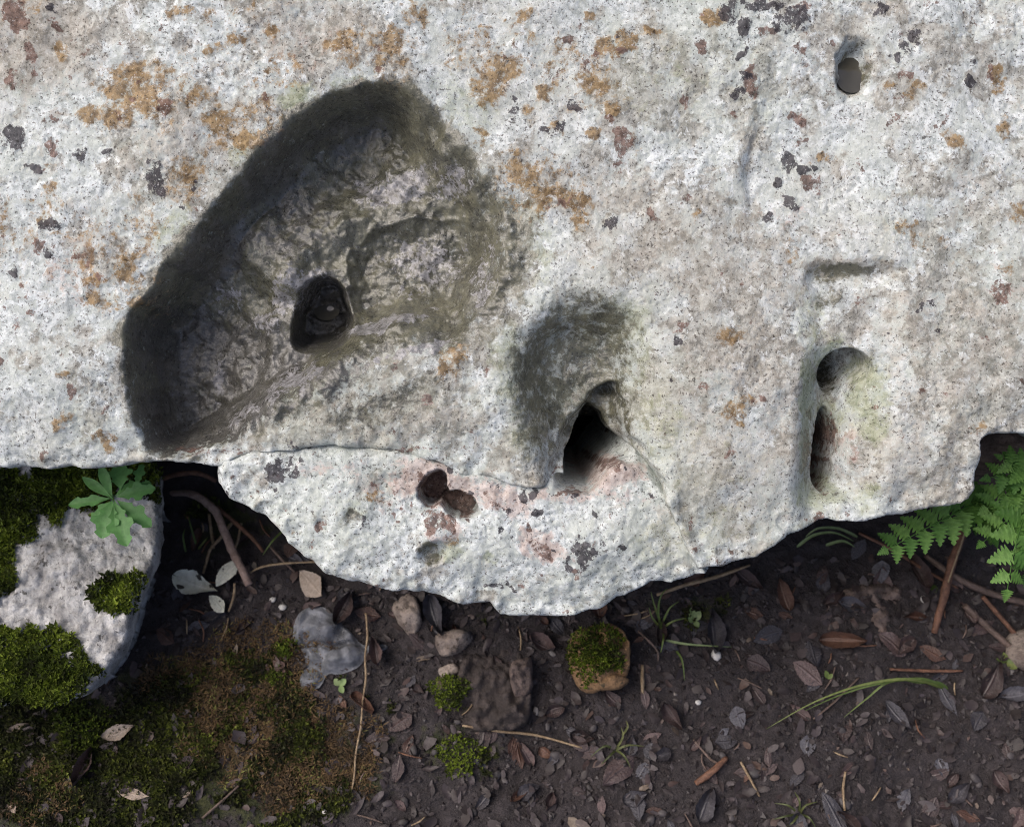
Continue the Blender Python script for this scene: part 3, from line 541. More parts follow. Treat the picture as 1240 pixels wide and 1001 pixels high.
# crumbs of earth: nobody could count them
def crumbs(n, xr, yr, smin, smax, seed):
    r = np.random.default_rng(seed); X = r.uniform(*xr, n); Y = r.uniform(*yr, n); S = smin+(smax-smin)*r.random(n)**3
    Z = Gz(X, Y)+S*0.2
    oct_ = np.array([(1, 0, 0), (-1, 0, 0), (0, 1, 0), (0, -1, 0), (0, 0, 1), (0, 0, -1)], float)
    tri = np.array([(0, 2, 4), (2, 1, 4), (1, 3, 4), (3, 0, 4), (2, 0, 5), (1, 2, 5), (3, 1, 5), (0, 3, 5)])
    a = r.uniform(0, 6.28, n); v = oct_[None]*(0.6+0.8*r.random((n, 6, 1)))+0.25*r.normal(size=(n, 6, 3)); v[..., 2] *= 0.7
    ca, sa = np.cos(a)[:, None], np.sin(a)[:, None]; vx = v[..., 0]*ca-v[..., 1]*sa; vy = v[..., 0]*sa+v[..., 1]*ca
    Vv = np.stack([vx, vy, v[..., 2]], -1)*S[:, None, None]+np.stack([X, Y, Z], -1)[:, None]
    F = (tri[None]+6*np.arange(n)[:, None, None]).reshape(-1, 3)
    return mesh_np('soil_crumbs', Vv.reshape(-1, 3), F, {'rnd': np.repeat(r.random(n), 6)}, smooth=False)
M_crumb = varied('soil_crumb', [(0, (0.020, 0.015, 0.015)), (0.6, (0.032, 0.026, 0.028)), (0.9, (0.048, 0.041, 0.044)), (0.99, (0.075, 0.065, 0.07)), (1, (0.30, 0.27, 0.25))], 0.5, 0.4, 'rnd', sc=300)
tag(link('soil_crumbs', crumbs(46000, (-1.3, 1.3), (-1.1, -0.08), 0.0010, 0.0048, 4), M_crumb), 'dark wet crumbs of earth spread over the ground', 'soil', kind='stuff')
# rotted leaf scraps, too small and too many to pick apart
def scraps(n, seed):
    r = np.random.default_rng(seed); X = r.uniform(-1.3, 1.3, n); Y = r.uniform(-1.1, -0.08, n); L = 0.006+0.022*r.random(n)**1.7; W = L*r.uniform(0.35, 0.7, n); Z = Gz(X, Y)+0.0015+r.random(n)*0.004
    a = r.uniform(0, 6.28, n); base = np.array([(-1, 0), (-0.55, 0.7), (0.1, 0.95), (0.7, 0.55), (1, 0), (0.6, -0.65), (0, -0.9), (-0.6, -0.7), (0, 0)])
    p = base[None]*(0.7+0.5*r.random((n, 9, 2)))*np.stack([L, W], -1)[:, None]*0.5
    ca, sa = np.cos(a)[:, None], np.sin(a)[:, None]; x = p[..., 0]*ca-p[..., 1]*sa; y = p[..., 0]*sa+p[..., 1]*ca
    tx, ty = r.normal(0, 0.28, n)[:, None], r.normal(0, 0.28, n)[:, None]; cup = r.normal(0.02, 0.14, n)[:, None]*L[:, None]
    V = np.stack([x+X[:, None], y+Y[:, None], Z[:, None]+x*tx+y*ty+cup*np.array([1, .4, .8, .3, 1, .5, .7, .2, 0])+0.05*L[:, None]*r.normal(size=(n, 9))], -1)
    tri = np.array([[8, k, (k+1) % 8] for k in range(8)]); F = (tri[None]+9*np.arange(n)[:, None, None]).reshape(-1, 3)
    return mesh_np('leaf_scraps', V.reshape(-1, 3), F, {'rnd': np.repeat(r.random(n), 9)}, smooth=True)
M_scrap = varied('leaf_scrap', [(0, (0.024, 0.018, 0.018)), (0.55, (0.050, 0.038, 0.039)), (0.85, (0.066, 0.054, 0.060)), (0.98, (0.085, 0.052, 0.042)), (1, (0.2, 0.16, 0.12))], 0.55, 0.4, 'rnd', sc=250)
tag(link('leaf_scraps', scraps(7600, 8), M_scrap), 'rotting leaf scraps littering the dark soil', 'leaf litter', kind='stuff')

# ------------------------------------------------------------------ moss
M_moss = varied('green_moss', [(0, (0.014, 0.022, 0.004)), (0.35, (0.06, 0.088, 0.010)), (0.75, (0.15, 0.205, 0.018)), (1, (0.27, 0.34, 0.045))], 0.6, 0.3, 'rnd', sc=90, mottling=0.5)
M_gmoss = varied('dull_ground_moss', [(0, (0.010, 0.013, 0.004)), (0.4, (0.035, 0.045, 0.008)), (0.8, (0.085, 0.105, 0.014)), (1, (0.19, 0.22, 0.035))], 0.65, 0.3, 'rnd', sc=60, mottling=0.7)
M_rust = varied('rusty_moss', [(0, (0.03, 0.02, 0.01)), (0.4, (0.085, 0.052, 0.024)), (0.8, (0.16, 0.10, 0.045)), (1, (0.15, 0.16, 0.04))], 0.7, 0.25, 'rnd', sc=90, mottling=0.4)
def moss(name, P, mat, lo, hi, seed, parent=None, lean=0.8, w=0.22):
    """P (n,3): feet of the shoots; every shoot is a bent blade of two faces"""
    r = np.random.default_rng(seed); n = len(P); a = r.uniform(0, 6.28, n); L = r.uniform(lo, hi, n)*(0.6+0.4*r.random(n))
    dirn = np.stack([np.cos(a)*lean*r.random(n), np.sin(a)*lean*r.random(n), np.ones(n)], -1); dirn /= np.linalg.norm(dirn, axis=1)[:, None]
    side = np.stack([-np.sin(a), np.cos(a), np.zeros(n)], -1)*(L*w)[:, None]
    mid = P+dirn*(L*0.55)[:, None]; tip = mid+dirn*(L*0.3)[:, None]+np.stack([np.cos(a), np.sin(a), np.full(n, 0.1)], -1)*(L*0.4)[:, None]
    V = np.stack([P, mid-side, tip, mid+side], 1).reshape(-1, 3); F = np.arange(4*n).reshape(n, 4)
    c = np.clip(0.45+0.4*fbm(P[:, 0]*1000, P[:, 1]*1000, 38, 3, seed)+0.22*r.normal(size=n), 0, 1)
    o = link(name, mesh_np(name, V, F, {'rnd': np.repeat(c, 4)}, smooth=False), mat, parent); o['kind'] = 'stuff'; return o
def scatter_ground(n, zones, seed, thr=0.42, sc=55):
    r = np.random.default_rng(seed); out = []
    for px, py, rx, ry, top in zones:
        c = at(px, py, 0.0); m = int(n*(rx*ry)/sum(z[2]*z[3] for z in zones)); t = r.uniform(0, 6.28, m*2); q = np.sqrt(r.random(m*2))
        X = c[0]+np.cos(t)*q*rx*GS*1.2; Y = c[1]+np.sin(t)*q*ry*GS*1.2
        keep = (zone(X, Y, [(px, py, rx, ry, top)])+0.55*fbm(X*1000, Y*1000, sc, 4, seed+5)) > thr
        X, Y = X[keep][:m], Y[keep][:m]
        h = 0.006*np.clip(fbm(X*1000, Y*1000, 30, 2, seed+6), 0, 1); out.append(np.stack([X, Y, Gz(X, Y)+h], -1))
    return np.concatenate(out)
gm = moss('ground_moss', scatter_ground(46000, MOSSZ[:9]+[(0, 590, 120, 50, 0.8)], 11, 0.66, 80), M_gmoss, 0.005, 0.013, 12)
tag(gm, 'green moss creeping over the soil', 'moss')
gm = moss('rusty_moss', scatter_ground(15000, RUSTZ, 21, 0.36), M_rust, 0.005, 0.013, 22, lean=1.6, w=0.09)
tag(gm, 'reddish brown withered moss on the soil', 'moss')
def on_stone(key, n, zones, seed, z, thr=0.3):
    r = np.random.default_rng(seed); out = []
    for px, py, rx, ry in zones:
        c = at(px, py, z); m = int(n*(rx*ry)/sum(q[2]*q[3] for q in zones)); t = r.uniform(0, 6.28, m*2); q = np.sqrt(r.random(m*2)); g = 1.18e-3
        X = c[0]+np.cos(t)*q*rx*g*1.3; Y = c[1]+np.sin(t)*q*ry*g*1.3; zz, s_ = STONE_TOP[key](X, Y)
        k = (s_ > -2) & ((1.0-ell(X, Y, c[0], c[1], rx*g*1.3, ry*g*1.3)+0.7*fbm(X*1000, Y*1000, 40, 4, seed+3)) > thr)
        P = np.stack([X, Y, zz+0.006*np.clip(fbm(X*1000, Y*1000, 26, 2, seed), 0, 1)-0.001], -1)[k][:m]; out.append(P)
    return np.concatenate(out)
moss('moss', on_stone('big', 42000, [(20, 600, 80, 45), (120, 578, 80, 36), (-5, 690, 22, 40), (15, 805, 66, 40), (40, 835, 66, 34), (150, 722, 34, 24), (-60, 700, 60, 120), (20, 850, 50, 20), (0, 640, 30, 30)], 31, 0.17, 0.14), M_moss, 0.005, 0.012, 32, mossy)
small = [o for o in COL.objects if o.name == 'mossy_stone.001'][0]
moss('moss', on_stone('small', 2600, [(722, 780, 30, 22), (712, 806, 24, 26), (735, 800, 26, 16)], 41, 0.052, 0.05), M_moss, 0.004, 0.009, 42, small)
# loose cushions of moss on the ground
for i, (px, py, r, nsh, lab) in enumerate(((545, 840, 22, 700, 'olive moss tuft on the flank of the dark earth block'), (556, 915, 26, 600, 'olive moss tuft below the dark earth block'), (345, 785, 14, 350, 'bright moss tuft beside the crumpled grey scrap'),
                                           (330, 822, 14, 350, 'small bright moss tuft below the crumpled grey scrap'), (100, 880, 34, 1000, 'bright green moss cushion below the mossy stone'))):
    c = on_ground(px, py); rr = np.random.default_rng(60+i); t = rr.uniform(0, 6.28, nsh); q = np.sqrt(rr.random(nsh)); R = r*GS
    X = c[0]+np.cos(t)*q*R*(1+0.3*np.sin(3*t)); Y = c[1]+np.sin(t)*q*R*0.9
    Z = Gz(X, Y)+0.35*R*(1-q**2)+(0.02 if i == 0 else 0)
    o = moss('moss_tuft', np.stack([X, Y, Z], -1), M_moss, 0.004, 0.010, 70+i); del o['kind']; tag(o, lab, 'moss')

# ------------------------------------------------------------------ leaves
def leaf_mesh(name, L, W, curl, bend, seed, shape=(0.45, 1.0), fold=0.12, tip=1.0, nx=22, ny=6, ragged=0.07):
    r = random.Random(seed); V = []; F = []; ph = r.uniform(0, 6)
    for i in range(nx+1):
        t = i/nx; wd = (math.sin(math.pi*t**shape[0])**shape[1])*W*0.5*(1+ragged*math.sin(9*t+ph)+ragged*r.uniform(-1, 1)) if 0 < i < nx else W*0.02
        for j in range(ny+1):
            u = j/ny*2-1
            z = curl*W*u*u*0.5+fold*abs(u)*W*0.5+bend*L*(t-0.5)**2-0.05*W*math.cos(t*7+ph+u)*abs(u)
            V.append(((t-0.5)*L, u*wd+0.04*L*math.sin(3*t+ph), z))
    for i in range(nx):
        for j in range(ny):
            a = i*(ny+1)+j; F.append((a, a+1, a+ny+2, a+ny+1))
    me = bpy.data.meshes.new(name); me.from_pydata(V, [], F)
    for p in me.polygons: p.use_smooth = True
    a_ = me.attributes.new('across', 'FLOAT', 'POINT'); a_.data.foreach_set('value', [abs((k % (ny+1))/ny*2-1) for k in range(len(V))])
    me.update(); return me
def leaf_mat(name, stops, rough=0.45, spec=0.5, spots=None, vein=None, sss=False):
    s = NT(name); c = s.ramp(s.orand(), stops); n = s.noise(3.2, 6, 0.7, w=1.7); n2 = s.noise(14, 5, 0.65)
    c = s.mix(s.map(n, 0.4, 0.68, 0, 0.6), c, tuple(q*0.45 for q in stops[0][1])); c = s.mix(s.map(n2, 0.55, 0.7, 0, 0.35), c, tuple(min(1, q*1.7) for q in stops[-1][1]))
    if spots: c = s.mix(s.map(s.noise(4.0, 2, 0.4, w=5.0), spots, spots+0.03), c, (0.035, 0.028, 0.02))
    ac = s.attr('across'); c = s.mix(s.map(ac, 0.0, 0.10, 0.16, 0), c, vein or tuple(min(1, q*1.6) for q in stops[-1][1]))
    return s.done(c, rough, s.bump(s.math('ADD', n2, s.map(ac, 0, 0.2)), 0.35, 0.02), spec)
M_slate = leaf_mat('slate_dead_leaf', [(0, (0.036, 0.032, 0.038)), (0.6, (0.064, 0.060, 0.070)), (1, (0.115, 0.113, 0.132))])
M_mauve = leaf_mat('mauve_dead_leaf', [(0, (0.040, 0.027, 0.026)), (0.6, (0.072, 0.049, 0.048)), (1, (0.13, 0.090, 0.087))])
M_rusty = leaf_mat('rust_dead_leaf', [(0, (0.055, 0.027, 0.020)), (0.6, (0.095, 0.048, 0.034)), (1, (0.16, 0.088, 0.06))])
M_paled = leaf_mat('pale_dead_leaf', [(0, (0.30, 0.23, 0.18)), (1, (0.44, 0.36, 0.29))])
M_ivory = leaf_mat('ivory_leaf', [(0, (0.70, 0.70, 0.58)), (1, (0.80, 0.80, 0.70))], spots=0.63)
LV = {}
for nm, m_ in (('slate', M_slate), ('mauve', M_mauve), ('rust', M_rusty), ('pale', M_paled), ('ivory', M_ivory)):
    LV[nm] = []
    for k in range(6):
        me = leaf_mesh('dead_leaf', 1.0, [0.42, 0.5, 0.36, 0.55, 0.3, 0.46][k], random.Random(k).uniform(-0.3, 0.9), random.Random(k+9).uniform(-0.35, 0.25), k*3+len(nm), shape=([0.7, 1.0, 0.8, 1.15, 0.9, 0.75][k], [0.8, 0.9, 1.0, 0.8, 1.1, 0.7][k]))
        me.materials.append(m_); LV[nm].append(me)
def place_leaf(px, py, L, wide, ang, col, k, lift=0.004, label=None, group=None, name='dead_leaf', tiltx=None, tilty=None):
    p = on_ground(px, py, lift); me = LV[col][k % 6]; o = link(name, me); o.location = p
    base = [0.42, 0.5, 0.36, 0.55, 0.3, 0.46][k % 6]; s = L*GS; o.scale = (s, s*(wide/L)/base if wide else s, s*random.uniform(0.5, 2.4))
    e = 0.012; sx = float(Gz(p[0]+e, p[1])-Gz(p[0]-e, p[1]))/(2*e); sy = float(Gz(p[0], p[1]+e)-Gz(p[0], p[1]-e))/(2*e)
    R = Vector((-sx, -sy, 1)).to_track_quat('Z', 'Y').to_matrix()
    nrm = Vector((-sx+(tiltx if tiltx is not None else random.gauss(0, .13)), -sy+(tilty if tilty is not None else random.gauss(0, .13)), 1)).normalized()
    t = Vector((math.cos(math.radians(ang)), math.sin(math.radians(ang)), 0)); t = (t-nrm*t.dot(nrm)).normalized(); b = nrm.cross(t)
    o.rotation_euler = Matrix((t, b, nrm)).transposed().to_euler()
    tag(o, label or f"{SIZE(L)} {'broad ' if wide and wide/L > .55 else 'narrow ' if wide and wide/L < .42 else ''}{LAB[col].split(' dead')[0]} dead leaf on soil near {near(px, py)}", 'leaf', group or GRP[col]); return o
LAB = dict(slate='slate grey dead leaf lying on the wet soil', mauve='mauve brown dead leaf lying on the wet soil', rust='rusty brown dead leaf lying on the wet soil', pale='pale tan dead leaf lying on the soil')
GRP = dict(slate='slate grey dead leaves', mauve='mauve brown dead leaves', rust='rusty brown dead leaves', pale='pale tan dead leaves')
named = [  # px, py, length, width, angle (ccw from right), colour
    (750, 932, 52, 26, 45, 'mauve', 1), (985, 790, 36, 20, 100, 'slate', 1), (1068, 692, 28, 22, 85, 'slate', 3), (1080, 780, 38, 24, -40, 'mauve', 3), (1020, 775, 54, 20, 3, 'rust', 0), (978, 815, 40, 24, -35, 'mauve', 1), (862, 765, 52, 22, 95, 'slate', 2),
    (1200, 822, 46, 22, 60, 'mauve', 0), (1148, 845, 44, 14, -65, 'slate', 4), (1185, 873, 26, 20, 60, 'slate', 3), (918, 805, 30, 20, -30, 'mauve', 5), (485, 875, 30, 24, 40, 'mauve', 3), (415, 735, 42, 20, 70, 'mauve', 2),
    (445, 743, 32, 18, -5, 'rust', 1), (352, 665, 22, 18, 80, 'rust', 3), (200, 770, 28, 18, -30, 'rust', 1), (338, 806, 20, 13, -35, 'rust', 3), (100, 930, 44, 16, 75, 'mauve', 2), (160, 960, 38, 12, -5, 'pale', 4),
    (10, 970, 34, 20, -40, 'pale', 1), (527, 745, 50, 20, -75, 'slate', 0), (1010, 985, 50, 22, -60, 'slate', 1), (1230, 840, 40, 18, 10, 'slate', 2), (950, 720, 40, 18, 110, 'rust', 0), (905, 700, 44, 16, -35, 'mauve', 2), (1040, 665, 30, 16, 60, 'slate', 1),
    (895, 868, 26, 20, 110, 'slate', 3), (840, 700, 30, 16, 20, 'rust', 2), (780, 845, 26, 10, 100, 'mauve', 4), (815, 865, 36, 16, -60, 'mauve', 0), (1190, 760, 34, 16, 30, 'mauve', 1), (640, 960, 30, 16, 30, 'slate', 5), (700, 900, 26, 16, -20, 'mauve', 3),
    (855, 975, 40, 20, 60, 'slate', 5), (930, 770, 40, 22, 20, 'slate', 3), (1130, 790, 34, 16, -20, 'rust', 4), (1160, 960, 34, 16, 35, 'slate', 0), (770, 975, 36, 16, 100, 'slate', 4), (480, 930, 34, 14, 80, 'mauve', 4), (455, 790, 34, 14, 100, 'mauve', 0)]
for px, py, L, W, a, c, k in named: place_leaf(px, py, L, W, a, c, k, 0.006)
place_leaf(1087, 865, 40, 17, -52, 'slate', 2, 0.007, 'blue grey pointed leaf below the arching grass blades', 'slate grey dead leaves')
place_leaf(1108, 693, 62, 19, 105, 'mauve', 0, 0.008, 'long brown lance shaped leaf below the lone fern frond', 'mauve brown dead leaves')
place_leaf(143, 885, 38, 17, 20, 'pale', 2, 0.007, 'curled tan leaf on moss below the mossy stone', 'pale tan dead leaves')
# three ivory leaves below the bent stick
place_leaf(238, 706, 54, 27, -22, 'ivory', 0, 0.022, 'ivory leaf with dark spots, largest of three below the bent stick', 'ivory leaves', 'ivory_leaf', 0.1, -0.1)
place_leaf(275, 693, 40, 19, 62, 'ivory', 1, 0.028, 'ivory leaf with dark ring, tilted against the bent stick', 'ivory leaves', 'ivory_leaf', 0.3, 0.0)
place_leaf(262, 731, 30, 16, -40, 'ivory', 3, 0.014, 'small torn ivory leaf, smallest of three below the bent stick', 'ivory leaves', 'ivory_leaf')
place_leaf(376, 706, 42, 27, -38, 'pale', 3, 0.012, 'torn beige leaf scrap between bent stick and ledge', 'beige leaf', 'dead_leaf')
rr = random.Random(99)
for i in range(190):
    px = rr.uniform(330, 1290); py = rr.uniform(690, 1020)
    if i % 9 == 0: px = rr.uniform(195, 420); py = rr.uniform(600, 800)
    elif px < 480 and rr.random() < .5: continue
    col = rr.choice(['slate', 'mauve', 'mauve', 'slate', 'mauve', 'rust']); L = rr.uniform(14, 34); place_leaf(px, py, L, L*rr.uniform(.35, .65), rr.uniform(0, 360), col, rr.randrange(6), 0.002)
for i in range(14):
    place_leaf(rr.uniform(-20, 330), rr.uniform(880, 1010), rr.uniform(14, 30), None, rr.uniform(0, 360), rr.choice(['pale', 'mauve', 'mauve']), rr.randrange(6), 0.003)

# ------------------------------------------------------------------ twigs, straws
def tube(name, pts, rads, mat, parent=None, sides=8, wob=0.15, seed=0):
    P = smooth_poly(pts, 5, closed=False); n = len(P); R = np.interp(np.linspace(0, 1, n), np.linspace(0, 1, len(rads)), rads); r = random.Random(seed); V = []; F = []
    up = Vector((0.13, 0.21, 0.97))
    for i in range(n):
        t = Vector(P[min(i+1, n-1)]-P[max(i-1, 0)]).normalized(); a = t.cross(up).normalized(); b = a.cross(t)
        for k in range(sides):
            an = 2*math.pi*k/sides; q = R[i]*(1+wob*r.uniform(-1, 1)); V.append(tuple(Vector(P[i])+a*math.cos(an)*q+b*math.sin(an)*q))
    for i in range(n-1):
        for k in range(sides): F.append((i*sides+k, i*sides+(k+1) % sides, (i+1)*sides+(k+1) % sides, (i+1)*sides+k))
    F.append(tuple(range(sides))[::-1]); F.append(tuple((n-1)*sides+k for k in range(sides)))
    me = bpy.data.meshes.new(name); me.from_pydata(V, [], F)
    for p in me.polygons: p.use_smooth = len(p.vertices) == 4
    me.update(); return link(name, me, mat, parent)
def bark(name, a, b, dark): 
    s = NT(name); n = s.noise(120, 6, 0.7); n2 = s.noise(500, 4, 0.6); c = s.mix(s.map(n, 0.35, 0.65), a, b); c = s.mix(s.map(n2, 0.55, 0.72, 0, 0.7), c, dark)
    return s.done(c, 0.6, s.bump(s.math('ADD', n, n2), 0.7, 0.002), 0.4)
B_grey = bark('grey_brown_bark', (0.24, 0.165, 0.135), (0.36, 0.26, 0.225), (0.10, 0.065, 0.05))
B_red = bark('red_brown_bark', (0.10, 0.050, 0.032), (0.20, 0.10, 0.062), (0.04, 0.022, 0.016))
B_dull = bark('dull_brown_bark', (0.10, 0.07, 0.055), (0.17, 0.12, 0.10), (0.04, 0.03, 0.025))
B_straw = bark('straw', (0.19, 0.13, 0.075), (0.36, 0.27, 0.17), (0.09, 0.06, 0.04))
def twig(pts, r, mat, label, name='twig', cat='twig', group=None, seed=0, sides=8, wob=0.15):
    """pts: (px, py, height over the ground in m); r: radii in photo pixels"""
    P = [on_ground(x, y, dz) for x, y, dz in pts]; o = tube(name, P, [q*GS for q in r], mat, None, sides, wob, seed); return tag(o, label, cat, group)
twig([(208, 597, .02), (232, 598, .045), (252, 610, .05), (264, 625, .05), (280, 664, .04), (291, 685, .032), (302, 708, .022)], [3.2, 4.6, 5, 5.2, 5, 4.8, 4.4], B_grey, 'bent grey brown stick with a crook, leaning below the boulder', 'stick', 'stick', seed=1)
twig([(262, 613, .035), (286, 634, .03), (304, 650, .02), (319, 668, .008)], [2.4, 2.6, 2.4, 2], B_red, 'reddish brown twig branching from beside the bent stick', seed=2)
twig([(253, 622, .02), (256, 644, .02), (259, 664, .012)], [1.8, 1.8, 1.6], B_straw, 'short straw coloured twig crossing behind the bent stick', seed=3)
twig([(283, 630, .02), (268, 650, .025), (255, 664, .02), (250, 680, .015), (246, 694, .008)], [2, 2.2, 2, 1.8, 1.5], B_straw, 'kinked straw coloured twig left of the ivory leaves', seed=4)
twig([(292, 633, .025), (289, 650, .02), (285, 664, .01)], [1.6, 1.5, 1.4], B_straw, 'thin straw stalk beside the bent stick', seed=5)
twig([(303, 693, .01), (318, 686, .025), (345, 682, .035), (384, 680, .03)], [1.2, 1.3, 1.3, 1], B_straw, 'thin arching straw reaching under the ledge', seed=6)
twig([(326, 660, .012), (342, 678, .012), (357, 692, .006)], [1.6, 1.6, 1.3], B_dull, 'short dull twig under the left of the ledge', seed=7)
twig([(284, 706, .03), (283, 722, .02), (277, 740, .006)], [1.6, 1.6, 1.4], B_straw, 'straw stalk hanging from the ivory leaves', seed=8)
twig([(192, 582, .06), (215, 574, .07), (240, 573, .07), (262, 582, .06)], [2.5, 3, 3, 2.6], B_red, 'dark red root arching under the boulder edge', 'root', 'root', seed=9)
twig([(443, 742, .012), (445, 770, .016), (442, 795, .012), (443, 822, .012), (439, 850, .010), (437, 880, .008), (431, 912, .010), (429, 940, .006), (424, 966, .004)], [1.2, 1.5, 1.1, 1.4, 1.0, 1.3, 1.1, 1.2, .8], B_straw, 'long thin straw running down from the ledge across soil', 'straw', 'straw', seed=10)
twig([(1178, 608, .05), (1168, 640, .045), (1153, 680, .035), (1142, 725, .022), (1131, 766, .008)], [4.5, 5, 5.2, 5, 3.2], B_red, 'thick reddish stick standing out from between the ferns', 'stick', 'stick', seed=11)
twig([(1178, 612, .056), (1165, 655, .048), (1148, 705, .036)], [1.4, 1.4, 1], B_straw, 'straw strip lying along the thick reddish stick', 'straw', 'straw', seed=12)
twig([(1120, 672, .01), (1160, 700, .014), (1200, 718, .012), (1250, 732, .008)], [3, 4, 4, 4], B_dull, 'dull brown stick crossing behind the thick reddish stick', 'stick', 'stick', seed=13)
twig([(1168, 733, .012), (1195, 758, .012), (1224, 784, .008)], [3.6, 4, 3.6], B_dull, 'grey brown stick piece, left of two lying side by side', 'stick', 'stick', seed=14)
twig([(1190, 722, .012), (1210, 745, .012), (1234, 773, .008)], [2.8, 3, 2.8], B_red, 'red brown stick piece, right of two lying side by side', 'stick', 'stick', seed=15)
twig([(1078, 810, .006), (1120, 812, .010), (1166, 812, .006)], [1.6, 2, 1.4], B_red, 'thin red brown twig above the arching grass blades', seed=16)
twig([(843, 948, .004), (862, 934, .012), (880, 917, .008)], [3.2, 4, 2.6], B_red, 'short rusty bark strip lying on open soil', seed=17)
twig([(897, 922, .006), (907, 940, .008), (920, 964, .004)], [1.4, 1.5, 1.2], B_straw, 'pale broken straw beside the rusty bark strip', 'straw', 'straw', seed=18)
twig([(1024, 934, .006), (1021, 955, .008), (1023, 981, .004)], [1.4, 1.6, 1.2], B_straw, 'pale kinked straw standing above the low grass tuft', 'straw', 'straw', seed=19)
twig([(773, 764, .02), (786, 776, .022), (796, 788, .014), (797, 800, .006)], [1.3, 1.4, 1.3, 1], B_dull, 'thin kinked twig beside the moss capped stone', seed=20)
twig([(778, 805, .006), (778, 825, .008), (778, 846, .004)], [1.8, 2.4, 1.4], B_straw, 'short upright straw below the moss capped stone', 'straw', 'straw', seed=21)
twig([(795, 720, .02), (830, 708, .03), (868, 698, .035), (908, 684, .03)], [1.6, 2.2, 2.2, 1.4], B_straw, 'pale straw hugging the boulder lower rim', 'straw', 'straw', seed=22)
twig([(1040, 645, .02), (1080, 665, .02), (1120, 690, .012), (1160, 712, .008)], [1.8, 2, 1.8, 1.4], B_red, 'thin red twig running below the lone fern frond', seed=23)
twig([(1040, 820, .004), (1010, 850, .006), (985, 870, .004)], [1.2, 1.2, 1], B_dull, 'fine dark twig between the arching grass blades', seed=24)
twig([(840, 895, .004), (862, 920, .006), (880, 925, .004)], [1.2, 1.4, 1], B_dull, 'fine dull twig above the rusty bark strip', seed=25)
twig([(560, 878, .012), (605, 885, .012), (650, 890, .010), (705, 905, .006)], [1.2, 1.6, 1.5, 1], B_straw, 'thin straw along the foot of the dark earth block', 'straw', 'straw', seed=26)
twig([(245, 990, .004), (268, 970, .008), (290, 950, .006)], [1.3, 1.5, 1.1], B_dull, 'thin dull twig on the rusty moss', seed=27)
for i in range(46):
    px, py = (lambda q: (rr.uniform(195, 330), rr.uniform(590, 780)) if q % 5 == 0 else (rr.uniform(420, 1250), rr.uniform(700, 1010)))(i); a = rr.uniform(0, 6.28); L = rr.uniform(10, 34); b = a+rr.uniform(-.5, .5)
    twig([(px, py, .004), (px+math.cos(a)*L*.5, py+math.sin(a)*L*.5, .007), (px+math.cos(a)*L*.5+math.cos(b)*L*.5, py+math.sin(a)*L*.5+math.sin(b)*L*.5, .003)], [.8, 1.1, .7], *(lambda q: (q[0], f'{q[1]} twig fragment on soil near {near(px, py)}'))(rr.choice([(B_dull, 'dull brown'), (B_red, 'reddish brown'), (B_dull, 'dull brown'), (B_straw, 'straw coloured')])), 'twig_fragment', 'twig', 'twig fragments on the soil', 100+i, 5)

# ------------------------------------------------------------------ green plants
def green(name, stops, trans=0.25, sc=120):
    s = NT(name); c = s.ramp(s.orand(), stops); n = s.noise(sc, 4, 0.6); c = s.mix(s.map(n, 0.35, 0.68, 0, 0.45), c, tuple(q*0.55 for q in stops[0][1]))
    s.put(s.b.inputs['Base Color'], c); s.put(s.b.inputs['Roughness'], 0.5); s.put(s.b.inputs['Specular IOR Level'], 0.4)
    s.put(s.b.inputs['Normal'], s.bump(s.noise(300, 3), 0.3, 0.001))
    t = s.t.nodes.new('ShaderNodeBsdfTranslucent'); s.put(t.inputs[0], c); m = s.t.nodes.new('ShaderNodeMixShader'); m.inputs[0].default_value = trans
    s.t.links.new(s.b.outputs[0], m.inputs[1]); s.t.links.new(t.outputs[0], m.inputs[2]); s.t.links.new(m.outputs[0], s.out.inputs[0]); return s.m
G_seed = green('seedling_green', [(0, (0.11, 0.28, 0.085)), (0.5, (0.14, 0.34, 0.10)), (1, (0.18, 0.40, 0.12))], 0.4)
G_fern = green('fern_green', [(0, (0.09, 0.22, 0.045)), (0.5, (0.14, 0.30, 0.06)), (1, (0.20, 0.38, 0.09))], 0.4, 5)
G_grass = green('grass_green', [(0, (0.10, 0.16, 0.04)), (0.5, (0.16, 0.22, 0.06)), (1, (0.26, 0.29, 0.10))])
G_olive = green('olive_grass', [(0, (0.06, 0.075, 0.025)), (0.5, (0.10, 0.12, 0.04)), (1, (0.16, 0.17, 0.06))])
G_pale = green('pale_sprout_green', [(0, (0.22, 0.32, 0.12)), (1, (0.34, 0.42, 0.2))])
